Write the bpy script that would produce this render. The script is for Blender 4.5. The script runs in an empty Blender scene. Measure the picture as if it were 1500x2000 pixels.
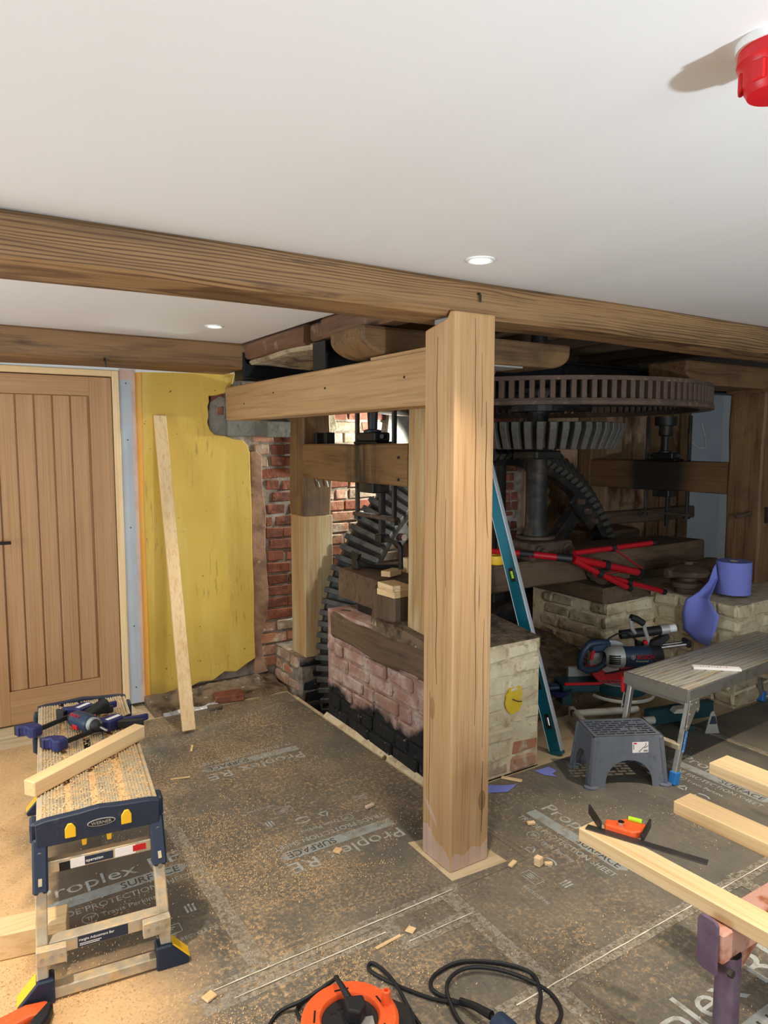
import bpy, bmesh, math, random
from mathutils import Vector, Matrix, noise, Euler
random.seed(7)
R = math.radians
scene = bpy.context.scene
COL = scene.collection

# ------------------------------------------------------------------ camera
CAM_H = 1.60
YAW, PITCH = R(32.48), math.atan(134 / 1387)
cam = bpy.data.cameras.new('camera')
cam.sensor_fit = 'VERTICAL'
cam.sensor_height = 36.0
cam.lens = 36.0 * 1387 / 2000
cam.clip_start = 0.02
cam_o = bpy.data.objects.new('camera', cam)
COL.objects.link(cam_o)
cam_o.location = (0, 0, CAM_H)
cam_o.rotation_euler = (R(90) - PITCH, 0, -YAW)
scene.camera = cam_o

# ------------------------------------------------------------------ world, lights, exposure
world = bpy.data.worlds.new('sky')
scene.world = world
world.use_nodes = True
wn = world.node_tree
wn.nodes['Background'].inputs[0].default_value = (0.62, 0.74, 1.0, 1)
wn.nodes['Background'].inputs[1].default_value = 0.6
scene.view_settings.view_transform = 'Standard'
scene.view_settings.look = 'None'
scene.view_settings.gamma = 1.0
scene.view_settings.use_curve_mapping = False
scene.view_settings.exposure = -0.05


def area_light(name, loc, target, w, h, power, color):
    l = bpy.data.lights.new(name, 'AREA')
    l.shape = 'RECTANGLE'
    l.size, l.size_y = w, h
    l.energy = power
    l.color = color
    o = bpy.data.objects.new(name, l)
    COL.objects.link(o)
    o.location = loc
    o.rotation_euler = (Vector(target) - Vector(loc)).to_track_quat('-Z', 'Y').to_euler()
    return o


def spot_light(name, loc, target, power, angle, blend, radius, color):
    l = bpy.data.lights.new(name, 'SPOT')
    l.energy = power
    l.spot_size = R(angle)
    l.spot_blend = blend
    l.shadow_soft_size = radius
    l.color = color
    o = bpy.data.objects.new(name, l)
    COL.objects.link(o)
    o.location = loc
    o.rotation_euler = (Vector(target) - Vector(loc)).to_track_quat('-Z', 'Y').to_euler()
    return o


# daylight through the two windows behind the photographer and the one in the left wall
area_light('daylight_window_1', (0.6, -3.02, 1.25), (0.6, 3, 1.25), 1.7, 1.3, 58, (0.84, 0.93, 1.0))
area_light('daylight_window_2', (3.4, -3.02, 1.25), (3.4, 3, 1.25), 1.7, 1.3, 26, (0.84, 0.93, 1.0))
area_light('daylight_window_3', (-2.42, 2.3, 1.15), (3, 2.3, 2.5), 1.7, 1.3, 80, (0.80, 0.93, 1.0))
# low site lamp behind the photographer, tipped up at the ceiling
spot_light('site_lamp_up', (1.07, -1.15, 1.12), (1.7, 1.3, 3.1), 258, 112, 0.6, 0.05, (0.80, 0.92, 1.0))
# lamps in the wheel pit: one fixed near the wall behind the pit wheel, one standing on the cross sill
spot_light('pit_wall_lamp', (3.06, 4.16, 1.66), (2.10, 4.40, 1.25), 150, 120, 0.5, 0.05, (0.93, 1.0, 0.94))
spot_light('pit_lamp', (2.66, 3.30, 1.06), (2.15, 4.2, 1.15), 18, 80, 0.6, 0.04, (0.93, 1.0, 0.94))
DOWN = [(1.502, 1.791, 84), (1.222, 3.492, 72), (-0.02, 1.95, 165), (2.95, 1.30, 230), (1.502, 0.34, 170), (-0.25, 3.5, 40)]
for _x, _y, _p in DOWN:
    spot_light('downlight_beam', (_x, _y, 2.170), (_x, _y, 0), _p, (58 if _y == 1.791 else 74), 1.0, 0.022, (1.0, 0.89, 0.74))


# ------------------------------------------------------------------ materials
def c(r, g, b):
    f = lambda u: (u / 255 / 12.92) if u / 255 <= 0.04045 else ((u / 255 + 0.055) / 1.055) ** 2.4
    return (f(r), f(g), f(b), 1.0)


def mat(name, col, rough=0.7, metal=0.0, layers=(), bump=None, rand=0.0, spec=0.4, coord='Object', emit=None, alpha=None, trans=0.0):
    m = bpy.data.materials.new(name)
    m.use_nodes = True
    nt = m.node_tree
    N, L = nt.nodes, nt.links
    b = N['Principled BSDF']
    b.inputs['Roughness'].default_value = rough
    b.inputs['Metallic'].default_value = metal
    b.inputs['Specular IOR Level'].default_value = spec
    if trans:
        b.inputs['Transmission Weight'].default_value = trans
    tc = N.new('ShaderNodeTexCoord')
    src = tc.outputs['Object']
    if coord == 'World':
        src = N.new('ShaderNodeNewGeometry').outputs['Position']
    base_src = src
    oi = None
    if rand:
        oi = N.new('ShaderNodeObjectInfo')
        mu = N.new('ShaderNodeMath'); mu.operation = 'MULTIPLY'; mu.inputs[1].default_value = 53.0
        L.new(oi.outputs['Random'], mu.inputs[0])
        ad = N.new('ShaderNodeVectorMath'); ad.operation = 'ADD'
        L.new(src, ad.inputs[0]); L.new(mu.outputs[0], ad.inputs[1])
        src = ad.outputs[0]

    def field(d):
        k = d.get('k', 'noise')
        if k == 'grad':
            sx = N.new('ShaderNodeSeparateXYZ'); L.new(base_src, sx.inputs[0])
            out = sx.outputs[d['a']]
            if d.get('wob'):
                nz = N.new('ShaderNodeTexNoise'); nz.inputs['Scale'].default_value = d.get('ws', 3); nz.inputs['Detail'].default_value = 6
                L.new(base_src, nz.inputs['Vector'])
                m1 = N.new('ShaderNodeMath'); m1.operation = 'MULTIPLY_ADD'; m1.inputs[1].default_value = d['wob']
                L.new(nz.outputs[0], m1.inputs[0]); L.new(out, m1.inputs[2]); out = m1.outputs[0]
        elif k == 'rand':
            out = oi.outputs['Random']
        else:
            mp = N.new('ShaderNodeMapping')
            s = d.get('s', 5)
            mp.inputs['Scale'].default_value = (s, s, s) if not isinstance(s, (tuple, list)) else s
            mp.inputs['Rotation'].default_value = d.get('r', (0, 0, 0))
            mp.inputs['Location'].default_value = d.get('o', (0, 0, 0))
            L.new(src, mp.inputs[0])
            if k == 'noise':
                t = N.new('ShaderNodeTexNoise'); t.inputs['Scale'].default_value = 1
                t.inputs['Detail'].default_value = d.get('d', 5); t.inputs['Roughness'].default_value = d.get('rg', 0.6)
                t.inputs['Distortion'].default_value = d.get('dis', 0)
                L.new(mp.outputs[0], t.inputs['Vector']); out = t.outputs[0]
            elif k == 'wave':
                t = N.new('ShaderNodeTexWave'); t.inputs['Scale'].default_value = 1
                t.wave_type = d.get('wt', 'BANDS'); t.bands_direction = d.get('ax', 'X')
                if t.wave_type == 'RINGS': t.rings_direction = d.get('ax', 'X')
                t.inputs['Distortion'].default_value = d.get('dis', 2); t.inputs['Detail'].default_value = d.get('d', 2)
                t.inputs['Detail Scale'].default_value = d.get('ds', 1)
                L.new(mp.outputs[0], t.inputs['Vector']); out = t.outputs[1]
            else:
                t = N.new('ShaderNodeTexVoronoi'); t.inputs['Scale'].default_value = 1
                t.feature = d.get('vf', 'F1')
                L.new(mp.outputs[0], t.inputs['Vector']); out = t.outputs['Distance']
        mr = N.new('ShaderNodeMapRange')
        mr.inputs[1].default_value = d.get('lo', 0.4); mr.inputs[2].default_value = d.get('hi', 0.6)
        mr.inputs[3].default_value = 0; mr.inputs[4].default_value = d.get('amt', 1.0)
        L.new(out, mr.inputs[0])
        res = mr.outputs[0]
        if d.get('m'):
            r2 = field(d['m'])
            mm = N.new('ShaderNodeMath'); mm.operation = 'MULTIPLY'
            L.new(res, mm.inputs[0]); L.new(r2, mm.inputs[1]); res = mm.outputs[0]
        return res
    rgb = N.new('ShaderNodeRGB'); rgb.outputs[0].default_value = col
    cur = rgb.outputs[0]
    for d in layers:
        fac = field(d)
        mx = N.new('ShaderNodeMix'); mx.data_type = 'RGBA'; mx.blend_type = d.get('b', 'MIX')
        L.new(fac, mx.inputs[0]); L.new(cur, mx.inputs[6])
        mx.inputs[7].default_value = d['c']
        cur = mx.outputs[2]
    L.new(cur, b.inputs['Base Color'])
    if bump:
        bl = bump if isinstance(bump, list) else [bump]
        prev = None
        for d in bl:
            h = field(dict(d, lo=d.get('lo', 0), hi=d.get('hi', 1)))
            bp = N.new('ShaderNodeBump'); bp.inputs['Strength'].default_value = d.get('st', 0.4)
            bp.inputs['Distance'].default_value = d.get('dist', 0.01)
            L.new(h, bp.inputs['Height'])
            if prev: L.new(prev, bp.inputs['Normal'])
            prev = bp.outputs[0]
        L.new(prev, b.inputs['Normal'])
    if emit:
        b.inputs['Emission Color'].default_value = emit[0]
        b.inputs['Emission Strength'].default_value = emit[1]
    if alpha:
        L.new(field(alpha), b.inputs['Alpha']) if isinstance(alpha, dict) else None
        if not isinstance(alpha, dict): b.inputs['Alpha'].default_value = alpha
    return m


def stretch(axis, along, across):
    return tuple(along if a == axis else across for a in 'XYZ')


def wood(name, base, dark, light, axis, fine=90, along=2.2, rough=0.65, crack=None, extra=(), knots=None, bump=0.25, rand=0.0):
    ly = [dict(s=stretch(axis, along * 0.5, fine * 0.12), d=4, c=light, lo=0.42, hi=0.68, amt=0.8),
          dict(s=stretch(axis, along, fine), d=3, c=dark, lo=0.5, hi=0.72, amt=0.6),
          dict(s=stretch(axis, along * 2, fine * 2.4), d=2, c=dark, lo=0.56, hi=0.7, amt=0.35)]
    if knots:
        ly.append(dict(k='voro', s=stretch(axis, knots * 0.55, knots), c=dark, lo=0.26, hi=0.08, amt=0.85))
    ly += list(extra)
    if crack:
        ly.append(dict(s=stretch(axis, 0.9, crack), d=2, dis=0.15, c=(0.012, 0.008, 0.005, 1), lo=0.70, hi=0.71, amt=0.8))
    return mat(name, base, rough, layers=ly, bump=dict(s=stretch(axis, along * 2, fine * 1.6), d=3, st=bump, dist=0.004), rand=rand)


K = {}
DARK = (0.01, 0.008, 0.006, 1)
K['oak_z'] = wood('new_oak_upright', c(182, 142, 98), c(136, 96, 58), c(198, 162, 118), 'Z', fine=70, along=1.6, crack=14)
K['oak_y'] = wood('new_oak_level', c(178, 140, 96), c(138, 100, 62), c(194, 158, 114), 'Y', fine=60, along=1.6)
K['oak_grey'] = wood('weathered_oak_upright', c(176, 140, 92), c(112, 78, 44), c(205, 190, 150), 'Z', fine=60, along=1.6, crack=13)
K['beam'] = wood('old_pine_beam', c(142, 108, 70), c(92, 62, 34), c(160, 126, 86), 'X', fine=46, along=1.1, knots=1.9,
                 extra=(dict(s=(0.8, 3, 7), d=4, c=c(96, 76, 50), lo=0.46, hi=0.66, amt=0.75),
                        dict(k='wave', ax='Z', s=(2.0, 9, 30), dis=13, d=1.5, ds=0.7, c=c(74, 44, 22), lo=0.55, hi=0.92, amt=0.8, m=dict(s=(1.3, 3, 9), d=3, lo=0.36, hi=0.56)),
                        dict(s=(3, 8, 30), d=5, c=c(52, 40, 30), lo=0.6, hi=0.72, amt=0.7)), bump=0.5)
K['beam_dark'] = wood('old_dark_beam', c(118, 86, 54), c(58, 38, 22), c(142, 106, 68), 'X', fine=40, along=1.4, knots=2.4,
                      extra=(dict(s=(2, 6, 14), d=5, c=c(46, 34, 24), lo=0.56, hi=0.7, amt=0.7),), bump=0.6)
for ax in 'XYZ':
    K['old_' + ax] = wood('aged_timber_' + ax.lower(), c(112, 82, 50), c(44, 29, 16), c(134, 102, 66), ax, fine=34, along=1.6, crack=10,
                          extra=(dict(s=3.5, d=5, c=c(46, 36, 28), lo=0.5, hi=0.75, amt=0.7),), bump=0.7)
    K['dirty_' + ax] = wood('grimy_timber_' + ax.lower(), c(92, 72, 54), c(40, 29, 20), c(112, 90, 70), ax, fine=26, along=2.0, crack=9,
                            extra=(dict(s=5, d=5, c=c(120, 102, 84), lo=0.55, hi=0.75, amt=0.5),), bump=0.8)
    K['pine_' + ax] = wood('planed_pine_' + ax.lower(), c(226, 192, 142), c(196, 148, 92), c(236, 208, 164), ax, fine=60, along=0.9, knots=1.5, bump=0.1, rand=1.0)
K['bridge'] = wood('bridge_beam_oak', c(118, 86, 52), c(62, 40, 22), c(138, 104, 66), 'Y', fine=34, along=2.0, crack=9,
                   extra=(dict(k='grad', a='Y', wob=0.2, ws=12, lo=0.30, hi=0.14, c=c(34, 30, 23), amt=0.9, m=dict(k='grad', a='Y', wob=0.2, ws=12, lo=-0.14, hi=0.03, m=dict(s=(6, 24, 1.2), d=4, lo=0.32, hi=0.52))),), bump=0.6)
K['bridge_r'] = wood('oil_soaked_bridge_oak', c(104, 74, 44), c(56, 36, 20), c(124, 92, 58), 'Y', fine=34, along=2.0, crack=9,
                     extra=(dict(k='grad', a='Y', wob=0.12, ws=9, lo=0.40, hi=0.26, c=c(22, 19, 16), amt=0.92, m=dict(k='grad', a='Y', wob=0.12, ws=9, lo=-0.28, hi=-0.12)),), bump=0.6)
K['red_edge'] = wood('red_stained_edge', c(102, 70, 50), c(58, 38, 27), c(132, 98, 74), 'Y', fine=30, along=2, extra=(dict(s=9, d=5, c=c(170, 140, 120), lo=0.6, hi=0.72, amt=0.5),))
K['door'] = wood('oak_veneer_upright', c(176, 134, 92), c(140, 98, 62), c(188, 148, 108), 'Z', fine=150, along=1.2, bump=0.12)
K['door_x'] = wood('oak_veneer_level', c(176, 134, 92), c(140, 98, 62), c(188, 148, 108), 'X', fine=150, along=1.2, bump=0.12)
K['plaster'] = mat('smooth_plaster', c(226, 227, 230), 0.6, layers=(dict(s=0.9, d=3, c=c(226, 218, 214), lo=0.4, hi=0.7, amt=0.4), dict(s=(2.2, 0.6, 1), d=3, c=c(216, 215, 216), lo=0.5, hi=0.8, amt=0.5)),
                   bump=dict(s=(1.4, 0.7, 1), d=3, st=0.12, dist=0.02), spec=0.35)
K['wallwhite'] = mat('white_wall_paint', c(222, 222, 220), 0.8, layers=(dict(s=2, c=c(205, 203, 200), lo=0.45, hi=0.7, amt=0.5),))
K['bluewall'] = mat('pale_blue_wall_paint', c(190, 200, 208), 0.8, layers=(dict(s=3, c=c(170, 180, 190), lo=0.45, hi=0.7, amt=0.5),))
K['board'] = mat('grey_plasterboard', c(176, 182, 188), 0.85, layers=(dict(s=2.5, d=4, c=c(160, 166, 172), lo=0.4, hi=0.7, amt=0.6),))
K['pink'] = mat('pink_skim', c(200, 172, 156), 0.85, layers=(dict(s=6, d=5, c=c(178, 142, 122), lo=0.45, hi=0.65, amt=0.7),))
K['brownplaster'] = mat('old_brown_plaster', c(158, 120, 92), 0.9, layers=(dict(s=5, d=6, c=c(112, 80, 60), lo=0.42, hi=0.62), dict(s=12, d=4, c=c(180, 154, 132), lo=0.6, hi=0.7, amt=0.7)), bump=dict(s=14, d=6, st=0.6, dist=0.012))
K['stained'] = mat('stained_buff_plaster', c(160, 128, 98), 0.9, layers=(dict(s=(3, 3, 1.6), d=6, c=c(92, 56, 38), lo=0.46, hi=0.6), dict(s=9, d=6, c=c(186, 164, 136), lo=0.58, hi=0.7, amt=0.7), dict(s=(14, 14, 2), d=4, c=c(60, 40, 28), lo=0.58, hi=0.7, amt=0.7)), bump=dict(s=10, d=6, st=0.6, dist=0.012))
K['yellow'] = mat('yellow_wall_paint', c(206, 168, 72), 0.6, layers=(
    dict(s=1.6, d=5, c=c(190, 154, 58), lo=0.4, hi=0.7, amt=0.8), dict(s=(9, 9, 1.2), d=6, c=c(214, 186, 100), lo=0.5, hi=0.7, amt=0.6),
    dict(s=(80, 80, 8), d=4, c=c(96, 82, 36), lo=0.55, hi=0.68, amt=0.5, m=dict(s=(5, 5, 2.2), d=4, lo=0.50, hi=0.64)),
    dict(s=26, d=3, c=c(80, 66, 36), lo=0.71, hi=0.74, amt=0.9),
    dict(s=(9, 1, 200), d=2, c=c(110, 92, 40), lo=0.70, hi=0.74, amt=0.5, m=dict(s=2.5, d=3, lo=0.52, hi=0.6)),
    dict(k='grad', a='Z', wob=0.30, ws=5, lo=0.27, hi=0.16, c=c(140, 110, 60), amt=0.9)), bump=dict(s=22, d=5, st=0.2, dist=0.004))
K['orange'] = mat('orange_paint_edge', c(224, 156, 62), 0.6, layers=(dict(s=(14, 14, 3), c=c(210, 176, 90), lo=0.5, hi=0.7, amt=0.7),))
BRICKL = (dict(k='rand', c=c(86, 50, 38), lo=0.0, hi=1.0, amt=0.85), dict(s=14, d=6, c=c(176, 104, 76), lo=0.5, hi=0.72, amt=0.7), dict(s=22, d=5, c=c(58, 32, 26), lo=0.58, hi=0.72, amt=0.8), dict(s=9, d=6, c=c(196, 176, 156), lo=0.66, hi=0.74, amt=0.6))
K['brick'] = mat('red_brick', c(134, 76, 54), 0.9, layers=BRICKL, bump=dict(s=26, d=6, st=0.7, dist=0.008), rand=1)
K['brick_pale'] = mat('lime_stained_brick', c(172, 112, 82), 0.9, layers=(dict(k='rand', c=c(150, 140, 120), lo=0.2, hi=1.0, amt=0.75), dict(s=12, d=6, c=c(196, 184, 160), lo=0.48, hi=0.66, amt=0.8), dict(s=20, d=5, c=c(108, 66, 48), lo=0.58, hi=0.72, amt=0.8)), bump=dict(s=22, d=6, st=0.8, dist=0.01), rand=1)
K['brick_tar'] = mat('whitened_brick_with_tar', c(154, 118, 104), 0.85, coord='World', layers=(dict(s=9, d=6, c=c(190, 172, 162), lo=0.45, hi=0.6, amt=0.85), dict(s=18, d=5, c=c(120, 62, 50), lo=0.54, hi=0.7, amt=0.8),
    dict(k='grad', a='Z', wob=0.34, ws=5, lo=0.42, hi=0.36, c=c(24, 24, 25), amt=1.0), dict(s=30, d=4, c=c(178, 170, 165), lo=0.64, hi=0.7, amt=0.55)), bump=dict(s=24, d=6, st=0.8, dist=0.01))
K['lime'] = mat('limewashed_brick', c(218, 204, 172), 0.9, layers=(dict(s=7, d=6, c=c(190, 168, 130), lo=0.46, hi=0.66, amt=0.8), dict(s=30, d=5, c=c(120, 100, 76), lo=0.6, hi=0.7, amt=0.6), dict(k='rand', c=c(180, 152, 112), lo=0.6, hi=1.0, amt=0.4)),
                bump=[dict(s=16, d=7, st=0.9, dist=0.02), dict(s=50, d=4, st=0.4, dist=0.005)], rand=1)
K['lime_dirty'] = mat('dirty_limewash', c(176, 158, 128), 0.95, layers=(dict(s=7, d=6, c=c(112, 92, 68), lo=0.44, hi=0.66), dict(s=16, d=5, c=c(52, 42, 34), lo=0.6, hi=0.72, amt=0.8)), bump=dict(s=16, d=7, st=1.0, dist=0.02), rand=1)
K['mortar'] = mat('lime_mortar', c(142, 128, 112), 0.95, layers=(dict(s=14, d=6, c=c(104, 90, 76), lo=0.45, hi=0.65), dict(s=5, d=5, c=c(190, 180, 166), lo=0.55, hi=0.7, amt=0.7)), bump=dict(s=40, d=5, st=0.7, dist=0.006))
K['mortar_lime'] = mat('limewashed_mortar', c(208, 192, 160), 0.95, layers=(dict(s=14, d=6, c=c(170, 150, 118), lo=0.48, hi=0.66), dict(s=34, d=5, c=c(112, 94, 72), lo=0.6, hi=0.7, amt=0.6)), bump=dict(s=30, d=5, st=0.8, dist=0.01))
K['stone'] = mat('grey_cement', c(112, 108, 98), 0.92, layers=(dict(s=8, d=6, c=c(140, 132, 118), lo=0.45, hi=0.65, amt=0.8), dict(s=26, d=4, c=c(74, 70, 62), lo=0.58, hi=0.7, amt=0.7)), bump=dict(s=20, d=5, st=0.5, dist=0.01))
K['earth'] = mat('dusty_rubble', c(120, 100, 78), 0.98, layers=(dict(s=12, d=6, c=c(66, 52, 40), lo=0.45, hi=0.65), dict(s=26, d=5, c=c(196, 184, 160), lo=0.62, hi=0.72, amt=0.7)), bump=dict(s=18, d=7, st=1.0, dist=0.03))
K['iron'] = mat('cast_iron', c(48, 46, 44), 0.5, 0.5, layers=(dict(s=9, d=6, c=c(92, 78, 66), lo=0.5, hi=0.7, amt=0.7), dict(s=24, d=4, c=c(30, 29, 28), lo=0.55, hi=0.7, amt=0.7)), bump=dict(s=60, d=4, st=0.35, dist=0.003))
K['iron_rust'] = mat('rusty_cast_iron', c(88, 70, 58), 0.75, 0.25, layers=(dict(s=8, d=6, c=c(70, 56, 48), lo=0.45, hi=0.65), dict(s=22, d=5, c=c(134, 112, 92), lo=0.58, hi=0.72, amt=0.7)), bump=dict(s=50, d=5, st=0.4, dist=0.003))
K['steel'] = mat('black_painted_steel', c(16, 17, 20), 0.4, 0.0, spec=0.5)
K['cog'] = mat('worn_grey_cog', c(84, 80, 74), 0.6, 0.2, layers=(dict(s=14, d=5, c=c(62, 58, 54), lo=0.45, hi=0.65),), bump=dict(s=40, d=4, st=0.3, dist=0.003))
K['alu'] = mat('aluminium', c(176, 174, 168), 0.38, 0.85, layers=(dict(s=18, d=5, c=c(140, 128, 108), lo=0.52, hi=0.7, amt=0.7),))
K['alu_dirty'] = mat('sawdusty_aluminium', c(186, 174, 150), 0.6, 0.25, layers=(dict(s=30, d=5, c=c(218, 184, 134), lo=0.45, hi=0.62, amt=0.85), dict(s=11, d=5, c=c(130, 118, 96), lo=0.5, hi=0.7, amt=0.6)), rand=0.0)
K['chrome'] = mat('bright_steel', c(210, 210, 212), 0.22, 1.0)
K['blackplastic'] = mat('black_plastic', c(30, 30, 32), 0.5)
K['rubber'] = mat('black_rubber', c(22, 22, 24), 0.6, bump=dict(s=120, d=2, st=0.1, dist=0.002))
K['navy'] = mat('navy_plastic', c(30, 42, 62), 0.5, layers=(dict(s=30, d=5, c=c(120, 112, 96), lo=0.62, hi=0.75, amt=0.45),))
K['clampblue'] = mat('clamp_blue_plastic', c(34, 40, 92), 0.45, layers=(dict(s=40, d=4, c=c(90, 90, 110), lo=0.62, hi=0.75, amt=0.4),))
K['yellowplastic'] = mat('yellow_plastic', c(236, 184, 30), 0.45, layers=(dict(s=30, d=4, c=c(180, 140, 60), lo=0.6, hi=0.75, amt=0.5),))
K['red'] = mat('red_plastic', c(196, 22, 30), 0.35)
K['redpaint'] = mat('red_painted_tube', c(168, 20, 30), 0.32, layers=(dict(s=40, d=4, c=c(90, 30, 30), lo=0.62, hi=0.74, amt=0.5),))
K['orangeplastic'] = mat('orange_plastic', c(236, 92, 40), 0.45, layers=(dict(s=60, d=4, c=c(226, 150, 100), lo=0.6, hi=0.75, amt=0.4),))
K['toolblue'] = mat('tool_blue_plastic', c(34, 52, 74), 0.42)
K['tealgreen'] = mat('dark_teal_casting', c(24, 62, 70), 0.45)
K['levelteal'] = mat('teal_anodised', c(18, 104, 122), 0.35, 0.3, layers=(dict(s=(6, 6, 3), d=4, c=c(206, 196, 40), lo=0.62, hi=0.66, amt=0.9),))
K['levelwhite'] = mat('level_alloy_edge', c(196, 200, 204), 0.35, 0.3)
K['paper'] = mat('white_paper', c(232, 226, 222), 0.85)
K['bluepaper'] = mat('blue_paper', c(122, 130, 206), 0.9, bump=dict(s=160, d=2, st=0.15, dist=0.002))
K['greyplastic'] = mat('charcoal_plastic', c(98, 103, 112), 0.5, layers=(dict(s=(9, 9, 2), d=5, c=c(116, 120, 126), lo=0.52, hi=0.72, amt=0.6), dict(s=30, d=4, c=c(64, 68, 78), lo=0.55, hi=0.7, amt=0.5)))
K['toolgrey'] = mat('light_grey_casting', c(176, 176, 172), 0.4, 0.4)
K['cream'] = mat('cream_painted_metal', c(190, 184, 170), 0.5)
K['purple'] = mat('weathered_purple_steel', c(100, 78, 96), 0.5, 0.2, layers=(dict(s=7, d=5, c=c(122, 110, 124), lo=0.45, hi=0.65, amt=0.8), dict(s=11, d=4, c=c(104, 52, 78), lo=0.56, hi=0.7, amt=0.6)))
K['pinkrust'] = mat('rusty_pink_steel', c(196, 150, 132), 0.6, 0.1, layers=(dict(s=14, d=5, c=c(150, 84, 44), lo=0.5, hi=0.62, amt=0.9),))
K['black'] = mat('matt_black', c(14, 14, 15), 0.6)
K['white'] = mat('white_plastic', c(228, 228, 226), 0.4)
K['ink'] = mat('black_ink', c(26, 26, 30), 0.8)
K['print'] = mat('grey_print', c(164, 166, 162), 0.7, coord='World', layers=(dict(s=26, d=6, c=c(120, 104, 76), lo=0.48, hi=0.64, amt=0.75),))
K['printstrip'] = mat('grey_print_strip', c(146, 150, 147), 0.7, coord='World', layers=(dict(s=20, d=6, c=c(118, 104, 78), lo=0.48, hi=0.66, amt=0.7),))
K['sheetink'] = mat('dark_lettering', c(66, 62, 54), 0.8)
K['ply'] = mat('pale_plywood', c(196, 176, 142), 0.8, layers=(dict(s=(2, 14, 2), d=4, c=c(176, 152, 116), lo=0.45, hi=0.65),))
K['clampfoot'] = mat('blue_rubber_foot', c(36, 116, 186), 0.5)
K['stickerblue'] = mat('blue_sticker', c(60, 130, 200), 0.5, layers=(dict(s=60, d=3, c=c(220, 226, 230), lo=0.55, hi=0.62, amt=0.8),))
K['markyellow'] = mat('yellow_spray_mark', c(214, 180, 44), 0.9, layers=(dict(s=30, d=5, c=c(206, 186, 110), lo=0.55, hi=0.68, amt=0.8),), bump=dict(s=30, d=5, st=0.8, dist=0.01))
K['creaselight'] = mat('pale_tape_crease', c(224, 212, 190), 0.6)
K['crackdark'] = mat('dark_slit', c(58, 38, 22), 0.9)
K['knotwood'] = wood('knot_wood', c(150, 112, 74), c(96, 62, 36), c(164, 126, 86), 'Z', fine=160, along=20)
K['chalk'] = wood('chalky_oak', c(190, 158, 136), c(170, 128, 98), c(206, 178, 160), 'Z', fine=70, along=2)
K['alu_worn'] = mat('worn_aluminium_deck', c(178, 174, 164), 0.5, 0.4, layers=(dict(s=(2.5, 40, 10), d=5, c=c(190, 168, 128), lo=0.5, hi=0.66, amt=0.8), dict(s=(5, 60, 10), d=4, c=c(104, 98, 90), lo=0.54, hi=0.68, amt=0.7), dict(s=24, d=4, c=c(220, 210, 190), lo=0.66, hi=0.7, amt=0.8)))
DUST = c(208, 172, 124)
DUSTM = dict(k='grad', a='X', wob=1.2, ws=1.3, lo=2.9, hi=0.6, amt=1.0)
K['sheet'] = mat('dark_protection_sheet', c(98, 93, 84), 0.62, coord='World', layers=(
    dict(s=3.2, d=6, c=c(124, 115, 99), lo=0.42, hi=0.68, amt=0.75), dict(s=(5, 1.5, 1), d=5, c=c(68, 65, 60), lo=0.52, hi=0.72, amt=0.8),
    dict(s=(90, 9, 1), d=2, c=c(60, 57, 50), lo=0.5, hi=0.7, amt=0.3),
    dict(s=52, d=6, rg=0.75, c=DUST, lo=0.50, hi=0.62, amt=0.75, m=dict(s=1.7, d=6, rg=0.7, lo=0.42, hi=0.6, m=dict(k='grad', a='X', lo=3.0, hi=1.5))),
    dict(s=80, d=6, rg=0.75, c=DUST, lo=0.47, hi=0.60, amt=1.0, m=dict(s=(2.6, 3.6, 1), d=7, rg=0.72, dis=0.6, lo=0.44, hi=0.58, m=DUSTM)),
    dict(s=110, d=4, c=c(224, 180, 126), lo=0.20, hi=0.46, amt=0.93, m=dict(k='grad', a='X', wob=1.1, ws=1.9, lo=1.25, hi=0.75)),
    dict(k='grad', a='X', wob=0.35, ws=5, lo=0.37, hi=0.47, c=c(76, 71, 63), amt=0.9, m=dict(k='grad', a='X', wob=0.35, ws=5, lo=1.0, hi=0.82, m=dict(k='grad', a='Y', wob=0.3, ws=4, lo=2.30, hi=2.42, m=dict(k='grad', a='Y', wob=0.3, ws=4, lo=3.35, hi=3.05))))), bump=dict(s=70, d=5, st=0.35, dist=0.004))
K['tape'] = mat('clear_dusty_tape', c(196, 186, 168), 0.45, coord='World', layers=(dict(s=40, d=5, c=c(150, 134, 108), lo=0.48, hi=0.62),), alpha=dict(s=(90, 90, 1), d=5, rg=0.8, lo=0.40, hi=0.72, amt=0.75))
K['chip'] = mat('wood_shavings', c(222, 190, 142), 0.85, coord='World', layers=(dict(s=120, d=2, c=c(206, 162, 108), lo=0.45, hi=0.6),))
K['foil'] = mat('crumpled_foil', c(210, 214, 220), 0.3, 0.6, bump=dict(s=40, d=5, st=0.8, dist=0.01))
K['tool_band'] = mat('dark_steel_blade', c(84, 80, 78), 0.4, 0.7, layers=(dict(s=(4, 4, 60), d=3, c=c(120, 112, 108), lo=0.5, hi=0.7, amt=0.6),))
K['vial'] = mat('green_vial', c(170, 210, 40), 0.2)
K['glass'] = mat('window_glass', (0.9, 0.95, 1, 1), 0.05, trans=1.0)
K['lampglow'] = mat('lit_lens', c(255, 250, 240), 0.4, emit=((1.0, 0.95, 0.86, 1), 9))
K['dirtglow'] = mat('oily_black', c(26, 24, 22), 0.5)


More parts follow.
